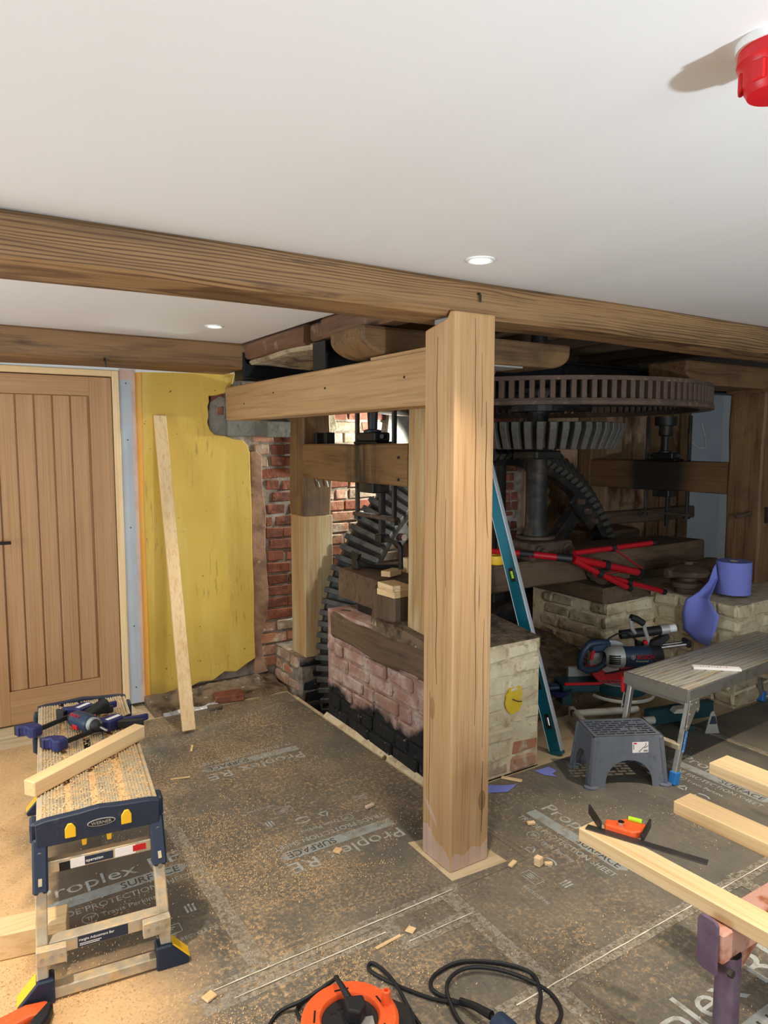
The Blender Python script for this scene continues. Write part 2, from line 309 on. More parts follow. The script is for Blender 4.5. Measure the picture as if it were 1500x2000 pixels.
# ------------------------------------------------------------------ mesh helpers
class MB:
    def __init__(s):
        s.v, s.f = [], []

    def add(s, vs, fs):
        n = len(s.v)
        s.v += [Vector(v) for v in vs]
        s.f += [tuple(i + n for i in f) for f in fs]
        return s

    def box(s, x0, x1, y0, y1, z0, z1):
        return s.add([(x0, y0, z0), (x1, y0, z0), (x1, y1, z0), (x0, y1, z0), (x0, y0, z1), (x1, y0, z1), (x1, y1, z1), (x0, y1, z1)],
                     [(0, 3, 2, 1), (4, 5, 6, 7), (0, 1, 5, 4), (1, 2, 6, 5), (2, 3, 7, 6), (3, 0, 4, 7)])

    def prism(s, poly, ax, a, b):
        # polygon given in the two other axes (in xyz order), extruded along ax from a to b
        def P(p, t):
            return {'X': (t, p[0], p[1]), 'Y': (p[0], t, p[1]), 'Z': (p[0], p[1], t)}[ax]
        n = len(poly)
        return s.add([P(p, a) for p in poly] + [P(p, b) for p in poly],
                     [tuple(range(n))[::-1], tuple(range(n, 2 * n))] + [(i, (i + 1) % n, n + (i + 1) % n, n + i) for i in range(n)])

    def bar(s, p, q, w, h, up=(0, 0, 1)):
        p, q, up = Vector(p), Vector(q), Vector(up)
        d = (q - p).normalized()
        x = d.cross(up).normalized() * (w / 2)
        z = x.cross(d).normalized() * (h / 2)
        vs = [e + sx * x + sz * z for e in (p, q) for sx, sz in ((-1, -1), (1, -1), (1, 1), (-1, 1))]
        return s.add(vs, [(0, 1, 2, 3), (7, 6, 5, 4), (0, 4, 5, 1), (1, 5, 6, 2), (2, 6, 7, 3), (3, 7, 4, 0)])

    def tube(s, pts, r, n=8, closed=False):
        pts = [Vector(p) for p in pts]
        m = len(pts)
        rr = r if isinstance(r, (list, tuple)) else [r] * m
        T = []
        for i in range(m):
            a = pts[i - 1] if (i or closed) else pts[i]
            b = pts[(i + 1) % m] if (i < m - 1 or closed) else pts[i]
            T.append((b - a).normalized())
        u = T[0].orthogonal().normalized()
        vs = []
        for i in range(m):
            u = (u - T[i] * u.dot(T[i]))
            u = u.normalized() if u.length > 1e-6 else T[i].orthogonal().normalized()
            w = T[i].cross(u)
            vs += [pts[i] + rr[i] * (math.cos(2 * math.pi * k / n) * u + math.sin(2 * math.pi * k / n) * w) for k in range(n)]
        fs = []
        for i in range(m if closed else m - 1):
            j = (i + 1) % m
            fs += [(i * n + k, i * n + (k + 1) % n, j * n + (k + 1) % n, j * n + k) for k in range(n)]
        if not closed:
            fs += [tuple(range(n))[::-1], tuple(range((m - 1) * n, m * n))]
        return s.add(vs, fs)

    def lathe(s, prof, n=24, at=(0, 0, 0), ax='Z', close=False):
        vs, m = [], len(prof)
        for k in range(n):
            a = 2 * math.pi * k / n
            for r, h in prof:
                p = {'Z': (r * math.cos(a), r * math.sin(a), h), 'Y': (r * math.cos(a), h, r * math.sin(a)), 'X': (h, r * math.cos(a), r * math.sin(a))}[ax]
                vs.append(Vector(p) + Vector(at))
        fs = []
        for k in range(n):
            j = (k + 1) % n
            for i in range(m if close else m - 1):
                i2 = (i + 1) % m
                fs.append((k * m + i, j * m + i, j * m + i2, k * m + i2))
        return s.add(vs, fs)

    def sweep(s, ax, stations, section):
        # section(t) -> list of 2d points; stations along ax
        rows = [section(t) for t in stations]
        n = len(rows[0])
        vs = []
        for t, row in zip(stations, rows):
            vs += [{'X': (t, p[0], p[1]), 'Y': (p[0], t, p[1]), 'Z': (p[0], p[1], t)}[ax] for p in row]
        fs = [tuple(range(n))[::-1], tuple(range((len(rows) - 1) * n, len(rows) * n))]
        for i in range(len(rows) - 1):
            fs += [(i * n + k, i * n + (k + 1) % n, (i + 1) * n + (k + 1) % n, (i + 1) * n + k) for k in range(n)]
        return s.add(vs, fs)

    def timber(s, ax, a0, a1, b0, b1, c0, c1, seg=14, amp=0.008, ch=0.012, freq=2.2, seed=0.0):
        # hand-hewn length: chamfered section wandering along its length
        bw, cw = (b1 - b0), (c1 - c0)
        base = []
        for (x0, y0, dx, dy) in ((b0, c0, 1, 0), (b1, c0, 0, 1), (b1, c1, -1, 0), (b0, c1, 0, -1)):
            ln = (bw if dx else cw)
            for t in (ch, ln * 0.33, ln * 0.66, ln - ch):
                base.append((x0 + dx * t, y0 + dy * t))

        def sec(t):
            out = []
            for (x, y) in base:
                q = Vector((x * freq * 2, y * freq * 2, t * freq)) + Vector((seed, seed * 1.7, 0))
                out.append((x + amp * noise.noise(q), y + amp * noise.noise(q + Vector((31, 7, 3)))))
            return out
        return s.sweep(ax, [a0 + (a1 - a0) * i / seg for i in range(seg + 1)], sec)

    def xf(s, M, start=0):
        for i in range(start, len(s.v)):
            s.v[i] = M @ s.v[i]
        return s

    def mesh(s, name, bevel=0, seg=1, smooth=False):
        me = bpy.data.meshes.new(name)
        bm = bmesh.new()
        vs = [bm.verts.new(v) for v in s.v]
        for f in s.f:
            try:
                bm.faces.new([vs[i] for i in f])
            except ValueError:
                pass
        bmesh.ops.recalc_face_normals(bm, faces=bm.faces[:])
        if bevel:
            es = [e for e in bm.edges if len(e.link_faces) == 2 and e.calc_face_angle(0) > 0.5]
            bmesh.ops.bevel(bm, geom=es, offset=bevel, segments=seg, affect='EDGES', profile=0.5, clamp_overlap=True)
        bm.to_mesh(me)
        bm.free()
        if smooth:
            for p in me.polygons: p.use_smooth = True
            try:
                me.set_sharp_from_angle(angle=R(40))
            except Exception:
                pass
        return me


def link(name, me, m, parent=None, loc=(0, 0, 0)):
    o = bpy.data.objects.new(name, me)
    COL.objects.link(o)
    o.location = loc
    if m is not None and not me.materials:
        me.materials.append(K[m] if isinstance(m, str) else m)
    if parent: o.parent = parent
    return o


def B(mb, name, m, parent=None, bevel=0, seg=1, smooth=False, origin=None):
    """build a mesh given in WORLD coordinates; its origin is the parent's (unrotated) place or `origin`"""
    base = Vector((0, 0, 0))
    p = parent
    while p is not None:
        base += p.location
        p = p.parent
    off = base if parent is not None else Vector(origin or (0, 0, 0))
    mb.v = [v - off for v in mb.v]
    return link(name, mb.mesh(name, bevel, seg, smooth), m, parent, (0, 0, 0) if parent is not None else off)


def L_(mb, name, m, parent, bevel=0, seg=1, smooth=False):
    """build a mesh given in the parent's own coordinates"""
    return link(name, mb.mesh(name, bevel, seg, smooth), m, parent)


def tag(o, label, cat, group=None):
    o['label'] = label
    o['category'] = cat
    if group: o['group'] = group
    return o


def thing(name, label, cat, loc=(0, 0, 0), rotz=0.0, group=None):
    o = bpy.data.objects.new(name, None)
    COL.objects.link(o)
    o.empty_display_size = 0.1
    o.location = loc
    o.rotation_euler = (0, 0, rotz)
    return tag(o, label, cat, group)


def struct(name, mb, m, bevel=0, parent=None, origin=None):
    o = B(mb, name, m, parent, bevel, origin=origin)
    o['kind'] = 'structure'
    return o


def mkstruct(o):
    o['kind'] = 'structure'
    return o


def text(body, m, parent, M, size, ext=0.0006, name='lettering', align='LEFT', sx=1.0):
    cu = bpy.data.curves.new(name, 'FONT')
    cu.body = body
    cu.size = size
    cu.extrude = ext
    cu.align_x = align
    cu.resolution_u = 3
    o = bpy.data.objects.new('tmp_text', cu)
    COL.objects.link(o)
    dg = bpy.context.evaluated_depsgraph_get()
    me = bpy.data.meshes.new_from_object(o.evaluated_get(dg))
    bpy.data.objects.remove(o)
    bpy.data.curves.remove(cu)
    me.transform(M @ Matrix.Diagonal((sx, 1, 1, 1)))
    me.name = name
    me.materials.clear()
    return link(name, me, m, parent)


def frame_mat(o, xdir, ydir):
    """matrix placing local xy on the given directions at o"""
    x = Vector(xdir).normalized(); y = Vector(ydir).normalized(); z = x.cross(y)
    return Matrix(((x.x, y.x, z.x, o[0]), (x.y, y.y, z.y, o[1]), (x.z, y.z, z.z, o[2]), (0, 0, 0, 1)))


# bricks: a few chipped meshes per material, shared by all bricks of a size
_bricks = {}


def brick_mesh(l, h, d, var, m, rough=1.0):
    key = (round(l, 3), round(h, 3), round(d, 3), var, m)
    if key not in _bricks:
        rnd = random.Random(str(key))
        mb = MB().box(-l / 2, l / 2, -d, 0, -h / 2, h / 2)
        j = 0.004 * rough
        mb.v = [v + Vector((rnd.uniform(-j, j), rnd.uniform(-j, j) * 1.4, rnd.uniform(-j, j))) for v in mb.v]
        me = mb.mesh('brick', bevel=0.006 * rough, seg=1)
        me.materials.append(K[m])
        _bricks[key] = me
    return _bricks[key]


def brick_face(parent, o, udir, ndir, rows, m, course=0.08, length=0.228, gap=0.012, depth=0.05, proud=0.008, rough=1.0, seed=1, mfun=None):
    """rows: list of (course index, u0, u1); brick fronts stand `proud` off the face plane through o"""
    rnd = random.Random(seed)
    u, n = Vector(udir).normalized(), Vector(ndir).normalized()
    zax = Vector((0, 0, 1))
    # local x = u, local y = n (front at y=0), z up
    rot = Matrix((n.cross(zax), n, zax)).transposed().to_euler()
    base = Vector((0, 0, 0))
    p = parent
    while p is not None:
        base += p.location; p = p.parent
    for (k, u0, u1) in rows:
        header = k % 2
        ln = length / 2 - gap / 2 if header and rnd.random() < 0.5 else length
        x = u0 - (rnd.uniform(0.2, 0.5) * length if u1 - u0 > length else 0)
        while x < u1 - 0.03:
            a, b = max(x, u0), min(x + ln, u1)
            w = b - a - gap
            if w > 0.035:
                w = round(w / 0.025) * 0.025 if w < length - gap - 0.005 else length - gap
                mm = m if mfun is None else mfun((a + b) / 2, (k + 0.5) * course)
                if mm:
                    me = brick_mesh(w, course - gap, depth, rnd.randrange(4), mm, rough)
                    b_o = bpy.data.objects.new('brick', me)
                    COL.objects.link(b_o)
                    pos = Vector(o) + u * ((a + b) / 2) + zax * ((k + 0.5) * course) + n * (proud + rnd.uniform(-0.003, 0.004) * rough)
                    b_o.parent = parent
                    b_o.location = pos - base
                    b_o.rotation_euler = (rot.x + rnd.uniform(-0.01, 0.01), rot.y + rnd.uniform(-0.012, 0.012) * rough, rot.z)
            x += ln
            if header: ln = length / 2 if ln == length and rnd.random() < 0.6 else length

# ================================================================== THE SETTING
mb = MB().box(-2.6, 1.88, -3.2, 4.45, -0.15, -0.004).box(1.88, 9.0, -3.2, 2.47, -0.15, -0.004).box(2.49, 9.0, 2.47, 3.0, -0.15, -0.004).box(5.0, 9.0, 3.0, 5.8, -0.15, -0.004)
floor = struct('floor', mb, 'ply')
struct('floor_pit', MB().box(1.8, 5.1, 2.4, 4.6, -1.9, -1.8).box(1.8, 1.88, 2.47, 4.45, -1.8, -0.15).box(5.0, 5.1, 3.0, 4.5, -1.8, -0.15).box(2.49, 5.0, 2.9, 3.0, -1.8, -0.15), 'earth')
ceil = struct('ceiling', MB().box(-2.6, 9.0, -3.2, 2.22, 2.18, 2.34).box(-2.6, 1.565, 2.22, 4.6, 2.18, 2.34), 'plaster')
cu = struct('ceiling_upper', MB().box(1.6, 9.0, 2.2, 5.8, 2.44, 2.5), 'dirty_X')
for i in range(9):
    B(MB().timber('Y', 2.24, 5.7, 1.9 + i * 0.42, 1.98 + i * 0.42, 2.3, 2.44, seg=4, seed=i), 'joist', 'dirty_Y', cu)

# outer walls, with windows behind the photographer and on the left
def wall_with_openings(name, ax, pos, th, a0, a1, z0, z1, ops, m):
    mb = MB()
    def bx(p0, p1, q0, q1):
        if ax == 'Y': mb.box(p0, p1, pos, pos + th, q0, q1)
        else: mb.box(pos, pos + th, p0, p1, q0, q1)
    x = a0
    for (o0, o1, oz0, oz1) in ops:
        bx(x, o0, z0, z1); bx(o0, o1, z0, oz0); bx(o0, o1, oz1, z1); x = o1
    bx(x, a1, z0, z1)
    return struct(name, mb, m)
wall_with_openings('wall_front', 'Y', -3.3, 0.2, -2.6, 9.0, -0.1, 2.3, [(-0.3, 1.5, 0.55, 1.95), (2.5, 4.3, 0.55, 1.95)], 'wallwhite')
wall_with_openings('wall_left', 'X', -2.7, 0.2, -3.2, 4.6, -0.1, 2.3, [(1.4, 3.2, 0.55, 1.95)], 'wallwhite')
struct('wall_right', MB().box(8.9, 9.0, -3.2, 5.8, -0.1, 2.5), 'wallwhite')
struct('wall_beyond', MB().box(5.9, 9.0, 5.6, 5.8, -0.1, 2.5), 'bluewall')

def window(name, ax, pos, o0, o1):
    fr = MB(); pa = MB()
    def bx(mb, p0, p1, z0, z1, t0, t1):
        if ax == 'Y': mb.box(p0, p1, pos + t0, pos + t1, z0, z1)
        else: mb.box(pos + t0, pos + t1, p0, p1, z0, z1)
    mid = (o0 + o1) / 2
    for a, b_, z0, z1 in ((o0, o0 + .06, .55, 1.95), (o1 - .06, o1, .55, 1.95), (mid - .03, mid + .03, .55, 1.95), (o0, o1, .55, .61), (o0, o1, 1.89, 1.95)):
        bx(fr, a, b_, z0, z1, 0, .06)
    w = struct(name, fr, 'white', 0.004)
    for a, b_ in ((o0 + .06, mid - .03), (mid + .03, o1 - .06)):
        p = MB(); bx(p, a, b_, .61, 1.89, .02, .028)
        B(p, 'pane', 'glass', w)
window('window_1', 'Y', -3.25, -0.3, 1.5)
window('window_2', 'Y', -3.25, 2.5, 4.3)
window('window_3', 'X', -2.65, 1.4, 3.2)

# back wall: brickwork bed, door, plasterboard, yellow plaster
YB = 4.42
wb = struct('wall_back', MB().box(-2.6, 6.42, YB, 4.7, -1.9, 2.5), 'mortar')
ypoly = [(1.035, 0.06), (1.035, 2.03), (1.30, 2.035), (1.66, 2.045), (1.645, 1.98), (1.60, 1.92), (1.53, 1.90), (1.485, 1.895), (1.488, 1.86), (1.478, 1.83), (1.482, 1.77), (1.474, 1.73), (1.49, 1.68),
         (1.52, 1.655), (1.585, 1.648), (1.64, 1.628), (1.70, 1.622), (1.735, 1.59), (1.75, 1.54), (1.752, 1.40), (1.757, 1.15), (1.755, 0.9), (1.762, 0.64), (1.758, 0.4), (1.764, 0.17),
         (1.70, 0.14), (1.63, 0.10), (1.55, 0.115), (1.47, 0.07), (1.38, 0.075), (1.30, 0.045), (1.2, 0.05), (1.12, 0.03)]
B(MB().prism(ypoly, 'Y', 4.372, YB + 0.01), 'yellow_plaster', 'yellow', wb, 0.004)
B(MB().prism([(1.036, 0.05), (1.036, 2.03), (1.075, 2.03), (1.066, 1.2), (1.07, 0.05)], 'Y', 4.368, 4.376), 'orange_edge', 'orange', wb)
B(MB().prism([(1.765, 0.05), (1.758, 0.6), (1.76, 1.545), (1.80, 1.55), (1.838, 1.52), (1.84, 1.3), (1.862, 1.14), (1.853, 0.9), (1.872, 0.6), (1.862, 0.45), (1.835, 0.37), (1.815, 0.28), (1.83, 0.15), (1.86, 0.06)], 'Y', 4.385, YB + 0.01), 'pink_plaster', 'brownplaster', wb, 0.004)
B(MB().prism([(1.07, 2.02), (1.65, 2.04), (1.66, 2.07), (1.62, 2.16), (0.0, 2.16), (-0.2, 2.0), (0.94, 2.0), (1.04, 2.015)], 'Y', 4.364, YB + 0.01), 'white_plaster', 'wallwhite', wb, 0.003)
B(MB().box(1.86, 2.06, 4.33, 4.43, 1.64, 1.745).box(1.595, 1.87, 4.345, 4.43, 1.645, 1.75), 'padstone', 'stone', wb, 0.006)
B(MB().prism([(1.49, 1.66), (1.485, 1.80), (1.50, 1.86), (1.60, 1.93), (1.66, 2.05), (1.72, 2.05), (1.72, 1.66), (1.6, 1.64)], 'Y', 4.385, YB + 0.01), 'cement_patch', 'stone', wb, 0.004)
brick_face(wb, (0, 4.39, 0), (1, 0, 0), (0, -1, 0), [(22, 1.53, 1.60), (23, 1.50, 1.60)], 'brick', proud=0.004, seed=3)
# red brick jamb right of the yellow plaster
brick_face(wb, (0, YB, 0), (1, 0, 0), (0, -1, 0), [(k, (1.87 if 5 < k < 17 else 1.79), 2.10) for k in range(1, 21)], 'brick', proud=0.006, seed=11,
           mfun=lambda u, z: 'brick_pale' if (z < 0.4 or (z > 1.45 and u < 1.9)) else 'brick')
# wall behind the pit wheel
brick_face(wb, (0, YB, 0), (1, 0, 0), (0, -1, 0), [(k, 2.12, 4.15) for k in range(5, 27)], 'brick', proud=0.006, seed=21,
           mfun=lambda u, z: 'brick_pale' if (u < 3.15 and random.random() < 0.8) else 'brick')
B(MB().prism([(2.80, 1.50), (2.83, 1.86), (3.16, 1.88), (3.22, 1.52), (3.0, 1.47)], 'Y', 4.375, YB + 0.01), 'plaster_patch', 'stone', wb, 0.004)
B(MB().prism([(2.13, 1.45), (2.12, 1.85), (2.36, 1.88), (2.40, 1.70), (2.30, 1.56), (2.24, 1.42)], 'Y', 4.37, YB + 0.01), 'lime_patch', 'lime_dirty', wb, 0.006)
B(MB().prism([(3.30, 1.30), (3.32, 1.62), (3.50, 1.66), (3.72, 1.55), (3.74, 1.34), (3.55, 1.28)], 'Y', 4.375, YB + 0.01), 'lime_patch', 'lime_dirty', wb, 0.006)
B(MB().prism([(4.17, -0.2), (4.2, 2.3), (6.42, 2.3), (6.42, -0.2)], 'Y', 4.385, YB + 0.01), 'stained_plaster', 'stained', wb)
for i, (x0, x1) in enumerate(((4.24, 4.40), (4.41, 4.56), (5.76, 5.93), (5.95, 6.12), (6.24, 6.40))):
    B(MB().box(x0, x1, 4.36, 4.39, 0.3, 2.1 if i > 1 else 1.3), 'plank', 'old_Z', wb, 0.003)
B(MB().timber('X', 5.02, 6.42, 4.30, 4.39, 0.86, 0.98, seed=4), 'rail', 'dirty_X', wb)

# door with its lining
d1 = struct('door_1', MB().box(0.19, 0.905, 4.40, 4.418, 0.02, 1.98), 'door')
B(MB().box(0.785, 0.905, 4.375, 4.41, 0.022, 1.979), 'stile', 'door', d1, 0.002)
B(MB().box(0.19, 0.305, 4.375, 4.41, 0.022, 1.979), 'stile', 'door', d1, 0.002)
B(MB().box(0.305, 0.785, 4.375, 4.41, 1.872, 1.979), 'rail', 'door_x', d1, 0.002)
B(MB().box(0.305, 0.785, 4.375, 4.41, 0.022, 0.212), 'rail', 'door_x', d1, 0.002)
for i in range(5):
    x0 = 0.313 + i * 0.0936
    B(MB().box(x0, x0 + 0.086, 4.386, 4.405, 0.214, 1.870), 'plank', 'door', d1, 0.003)
h = B(MB().lathe([(0.0, 4.368), (0.026, 4.368), (0.026, 4.376), (0, 4.376)], 20, (0.25, 0, 1.062), 'Y'), 'handle', 'black', d1, smooth=True)
B(MB().tube([(0.25, 4.37, 1.062), (0.25, 4.335, 1.062), (0.262, 4.325, 1.062), (0.345, 4.325, 1.061)], 0.009, 10), 'lever', 'black', h, smooth=True)
for a in ((0.907, 0.945, 0.0, 2.02), (0.15, 0.188, 0.0, 2.02)):
    B(MB().box(a[0], a[1], 4.352, YB, a[2], a[3]), 'lining', 'pine_Z', d1, 0.003)
B(MB().box(0.188, 0.907, 4.352, YB, 1.985, 2.02), 'lining', 'pine_X', d1, 0.003)
B(MB().box(0.907, 0.922, 4.362, 4.376, 0.0, 1.985), 'door_stop', 'pine_Z', d1, 0.002)
B(MB().box(0.1, 0.96, 4.24, 4.42, -0.004, 0.012), 'threshold', 'ply', d1, 0.003)
pb = B(MB().box(0.947, 1.034, 4.362, YB + 0.01, 0.02, 2.03), 'plasterboard', 'board', wb, 0.001)
B(MB().box(1.014, 1.036, 4.359, 4.366, 0.02, 2.02), 'joint_tape', 'pink', pb)
B(MB().box(0.947, 1.036, 4.3595, 4.366, 1.97, 2.03), 'joint_tape', 'pink', pb)
for z in (1.95, 1.62, 1.1, 0.5, 0.12):
    B(MB().lathe([(0, 4.3605), (0.004, 4.3605), (0.004, 4.364)], 8, (0.985, 0, z), 'Y'), 'screw', 'black', pb)
B(MB().box(-2.5, 0.15, 4.36, YB + 0.01, 0.0, 2.2), 'plasterboard', 'wallwhite', wb)

# low brick wall of the wheel pit: long face with tar, end pier with limewash
wl = struct('wall_low', MB().box(1.905, 2.475, 2.485, 3.60, -1.8, 0.645), 'brick_tar', 0.0)
B(MB().box(1.90, 2.482, 2.474, 2.487, 0.0, 0.648).box(2.474, 2.484, 2.48, 3.1, 0.0, 0.648), 'lime_mortar', 'mortar_lime', wl)
wl2 = struct('wall_low_cap', MB().sweep('X', [1.90, 2.05, 2.2, 2.35, 2.49], lambda t: [(2.475, 0.60), (2.475, 0.652 + 0.008 * noise.noise(Vector((t * 9, 0, 0)))), (2.62, 0.675 + 0.01 * noise.noise(Vector((t * 9, 1, 0)))), (2.9, 0.70), (3.1, 0.69), (3.1, 0.60)]), 'earth')
brick_face(wl, (1.905, 0, 0), (0, 1, 0), (-1, 0, 0), [(k, 2.49, 3.60 - (0.02 if k % 2 else 0)) for k in range(0, 6)], 'brick_tar', course=0.079, seed=31, rough=1.5, proud=0.01)
brick_face(wl, (1.905, 0, 0), (0, 1, 0), (-1, 0, 0), [(6, 2.49, 2.95), (5, 3.55, 3.6)], 'brick_tar', course=0.079, seed=32, rough=1.5, proud=0.01)
brick_face(wl, (0, 2.485, 0), (1, 0, 0), (0, -1, 0), [(k, 1.895, 2.485) for k in range(0, 8)], 'lime', course=0.081, length=0.24, gap=0.009, seed=41, rough=2.0, proud=0.016,
           mfun=lambda u, z: 'brick_pale' if z < 0.08 or (u > 2.38 and z < 0.16) else 'lime')
brick_face(wl, (2.475, 0, 0), (0, 1, 0), (1, 0, 0), [(k, 2.49, 3.1) for k in range(0, 8)], 'lime', course=0.081, seed=43, rough=2.0, proud=0.014)
B(MB().prism([(2.262, 0.335), (2.255, 0.36), (2.262, 0.39), (2.258, 0.405), (2.275, 0.412), (2.28, 0.43), (2.30, 0.436), (2.318, 0.432), (2.335, 0.438), (2.352, 0.43), (2.356, 0.41), (2.364, 0.395), (2.358, 0.36), (2.364, 0.34), (2.35, 0.322), (2.345, 0.308), (2.32, 0.306), (2.305, 0.298), (2.288, 0.305), (2.275, 0.318)], 'Y', 2.461, 2.47), 'yellow_mark', 'markyellow', wl, 0.001)
B(MB().tube([(2.295, 2.457, 0.378), (2.315, 2.440, 0.368), (2.335, 2.436, 0.366)], 0.003, 6), 'nail', 'iron_rust', wl)
# rough mortar ramp on the long face, skirt of lime along the floor
B(MB().sweep('Y', [2.48, 2.8, 3.1, 3.3, 3.45, 3.6], lambda t: [(1.885, 0.0), (1.868, 0.0), (1.876, 0.014), (1.893, 0.026)]), 'lime_skirt', 'mortar_lime', wl)
# rough brick pier that carries the repaired post
wp = struct('wall_pier', MB().timber('Z', -1.8, 0.235, 1.92, 2.19, 4.03, 4.44, seg=20, amp=0.02, ch=0.02, freq=4), 'mortar')
brick_face(wp, (1.93, 0, 0), (0, 1, 0), (-1, 0, 0), [(k, 4.03, 4.40) for k in range(0, 3)], 'brick_pale', course=0.079, seed=33, rough=2.0, proud=0.012)
brick_face(wp, (0, 4.04, 0), (1, 0, 0), (0, -1, 0), [(k, 1.93, 2.2) for k in range(-2, 3)], 'brick_tar', course=0.079, seed=34, rough=2.2, proud=0.014)

# limewashed masonry blocks on the right
wba = struct('wall_block', MB().box(3.56, 4.9, 2.965, 3.62, -1.8, 0.585), 'mortar_lime')
brick_face(wba, (0, 2.965, 0), (1, 0, 0), (0, -1, 0), [(k, 3.55, 4.03) for k in range(0, 7)], 'lime', course=0.084, length=0.25, gap=0.009, seed=51, rough=2.4, proud=0.014)
brick_face(wba, (3.56, 0, 0), (0, 1, 0), (-1, 0, 0), [(k, 2.96, 3.55) for k in range(0, 5)] + [(6, 2.96, 3.10), (6, 3.24, 3.5), (5, 2.96, 3.5)], 'lime_dirty', course=0.084, length=0.25, gap=0.009, seed=52, rough=2.4, proud=0.014)
wbb = struct('wall_buttress', MB().box(4.035, 5.6, 2.385, 3.0, -0.2, 0.625), 'mortar_lime')
brick_face(wbb, (0, 2.385, 0), (1, 0, 0), (0, -1, 0), [(k, 4.02, 5.2) for k in range(0, 7)] , 'lime', course=0.09, length=0.26, gap=0.01, seed=53, rough=2.4, proud=0.014,
           mfun=lambda u, z: 'lime_dirty' if z < 0.2 else 'lime')
brick_face(wbb, (4.035, 0, 0), (0, 1, 0), (-1, 0, 0), [(k, 2.375, 2.96) for k in range(0, 7)], 'lime', course=0.09, length=0.26, gap=0.01, seed=54, rough=2.6, proud=0.014)
struct('wall_ledge', MB().sweep('X', [2.49 + i * 0.107 for i in range(11)], lambda t: [(2.86 + 0.04 * noise.noise(Vector((t * 4, 0, 0))), -0.004), (2.9 + 0.04 * noise.noise(Vector((t * 5, 3, 0))), 0.15 + 0.03 * noise.noise(Vector((t * 6, 1, 0)))), (3.1, 0.22 + 0.04 * noise.noise(Vector((t * 5, 2, 0)))), (3.45, 0.30), (3.66, 0.30), (3.66, -1.8), (2.95, -1.8)]), 'earth')

# ------------------------------------------------------------------ big timbers
mbm = MB().timber('X', -1.2, 6.6, 2.03, 2.255, 2.052, 2.185, seg=60, amp=0.016, ch=0.016, freq=0.9, seed=3.3)
main_beam = tag(B(mbm, 'ceiling_beam', 'beam', origin=(2.5, 2.14, 2.05), smooth=True), 'long old pine ceiling beam resting on the new oak post', 'beam')
B(MB().tube([(1.69, 2.027, 2.135), (1.69, 2.017, 2.135), (1.692, 2.014, 2.128), (1.693, 2.014, 2.105)], 0.004, 6), 'iron_hook', 'iron', main_beam)
b2 = tag(B(MB().timber('X', -1.2, 1.575, 4.0, 4.36, 2.03, 2.185, seg=24, amp=0.014, ch=0.016, freq=1.1, seed=8.1), 'ceiling_beam', 'beam_dark', origin=(0.2, 4.2, 2.03), smooth=True), 'dark weathered ceiling beam above the oak door', 'beam')
B(MB().tube([(0.80, 4.005, 2.05), (0.80, 3.985, 2.03), (0.802, 3.984, 2.0)], 0.006, 6), 'iron_hook', 'iron', b2)

# front post, notched at the top under the beam
po = thing('oak_post', 'tall square new oak post standing in the middle of the floor', 'post', (1.65, 2.07, 0))
mb = MB().prism([(1.985, 0.0), (2.165, 0.0), (2.165, 2.012), (2.032, 2.040), (2.018, 2.062), (1.985, 2.058)], 'X', 1.557, 1.74)
B(mb, 'shaft', 'oak_z', po, 0.006, 2)
B(MB().tube([(1.6, 2.15, 1.70), (1.6, 2.17, 1.70)], 0.004, 6), 'peg', 'black', po)
def crack(pts, face, w=0.0022):
    """a drying shake: narrow dark slit following pts on a post face ('Y' front, 'X' left side)"""
    n = len(pts)
    prof = [(p[0] - w * (0.4 if i in (0, n - 1) else 1) / 2, p[1]) for i, p in enumerate(pts)] + [(p[0] + w * (0.4 if i in (0, n - 1) else 1) / 2, p[1]) for i, p in reversed(list(enumerate(pts)))]
    if face == 'Y': mb = MB().prism(prof, 'Y', 1.9843, 1.990)
    else: mb = MB().prism(prof, 'X', 1.5563, 1.562)
    B(mb, 'shake', 'crackdark', po)
crack([(1.645, 2.04), (1.650, 1.93), (1.648, 1.80), (1.655, 1.62), (1.652, 1.45), (1.660, 1.25), (1.658, 1.05), (1.664, 0.86), (1.668, 0.70), (1.664, 0.55)], 'Y')
crack([(1.700, 1.75), (1.704, 1.62), (1.701, 1.5), (1.708, 1.36), (1.712, 1.30), (1.719, 1.25)], 'Y')
crack([(1.678, 1.92), (1.682, 1.78), (1.680, 1.66)], 'Y', 0.0015)
crack([(1.705, 0.95), (1.702, 0.80), (1.706, 0.62), (1.703, 0.45)], 'Y', 0.0016)
crack([(1.708, 0.40), (1.705, 0.30), (1.707, 0.20), (1.704, 0.12)], 'Y', 0.003)
crack([(2.085, 1.98), (2.090, 1.8), (2.083, 1.55), (2.094, 1.30), (2.088, 1.12), (2.080, 0.98), (2.085, 0.82), (2.078, 0.70)], 'X', 0.0026)
crack([(2.12, 0.66), (2.118, 0.50), (2.123, 0.3), (2.12, 0.12)], 'X', 0.0018)
crack([(2.03, 1.40), (2.034, 1.22), (2.028, 1.08)], 'X', 0.0015)
for (x, z, sx, sz) in ((1.706, 0.245, 0.018, 0.04),):
    B(MB().prism([(x + sx * math.cos(R(a)), z + sz * math.sin(R(a))) for a in range(0, 360, 24)], 'Y', 1.9846, 1.99), 'knot', 'knotwood', po)
B(MB().prism([(2.105 + 0.016 * math.cos(R(a)), 0.60 + 0.045 * math.sin(R(a))) for a in range(0, 360, 24)], 'X', 1.5566, 1.562), 'knot', 'knotwood', po)
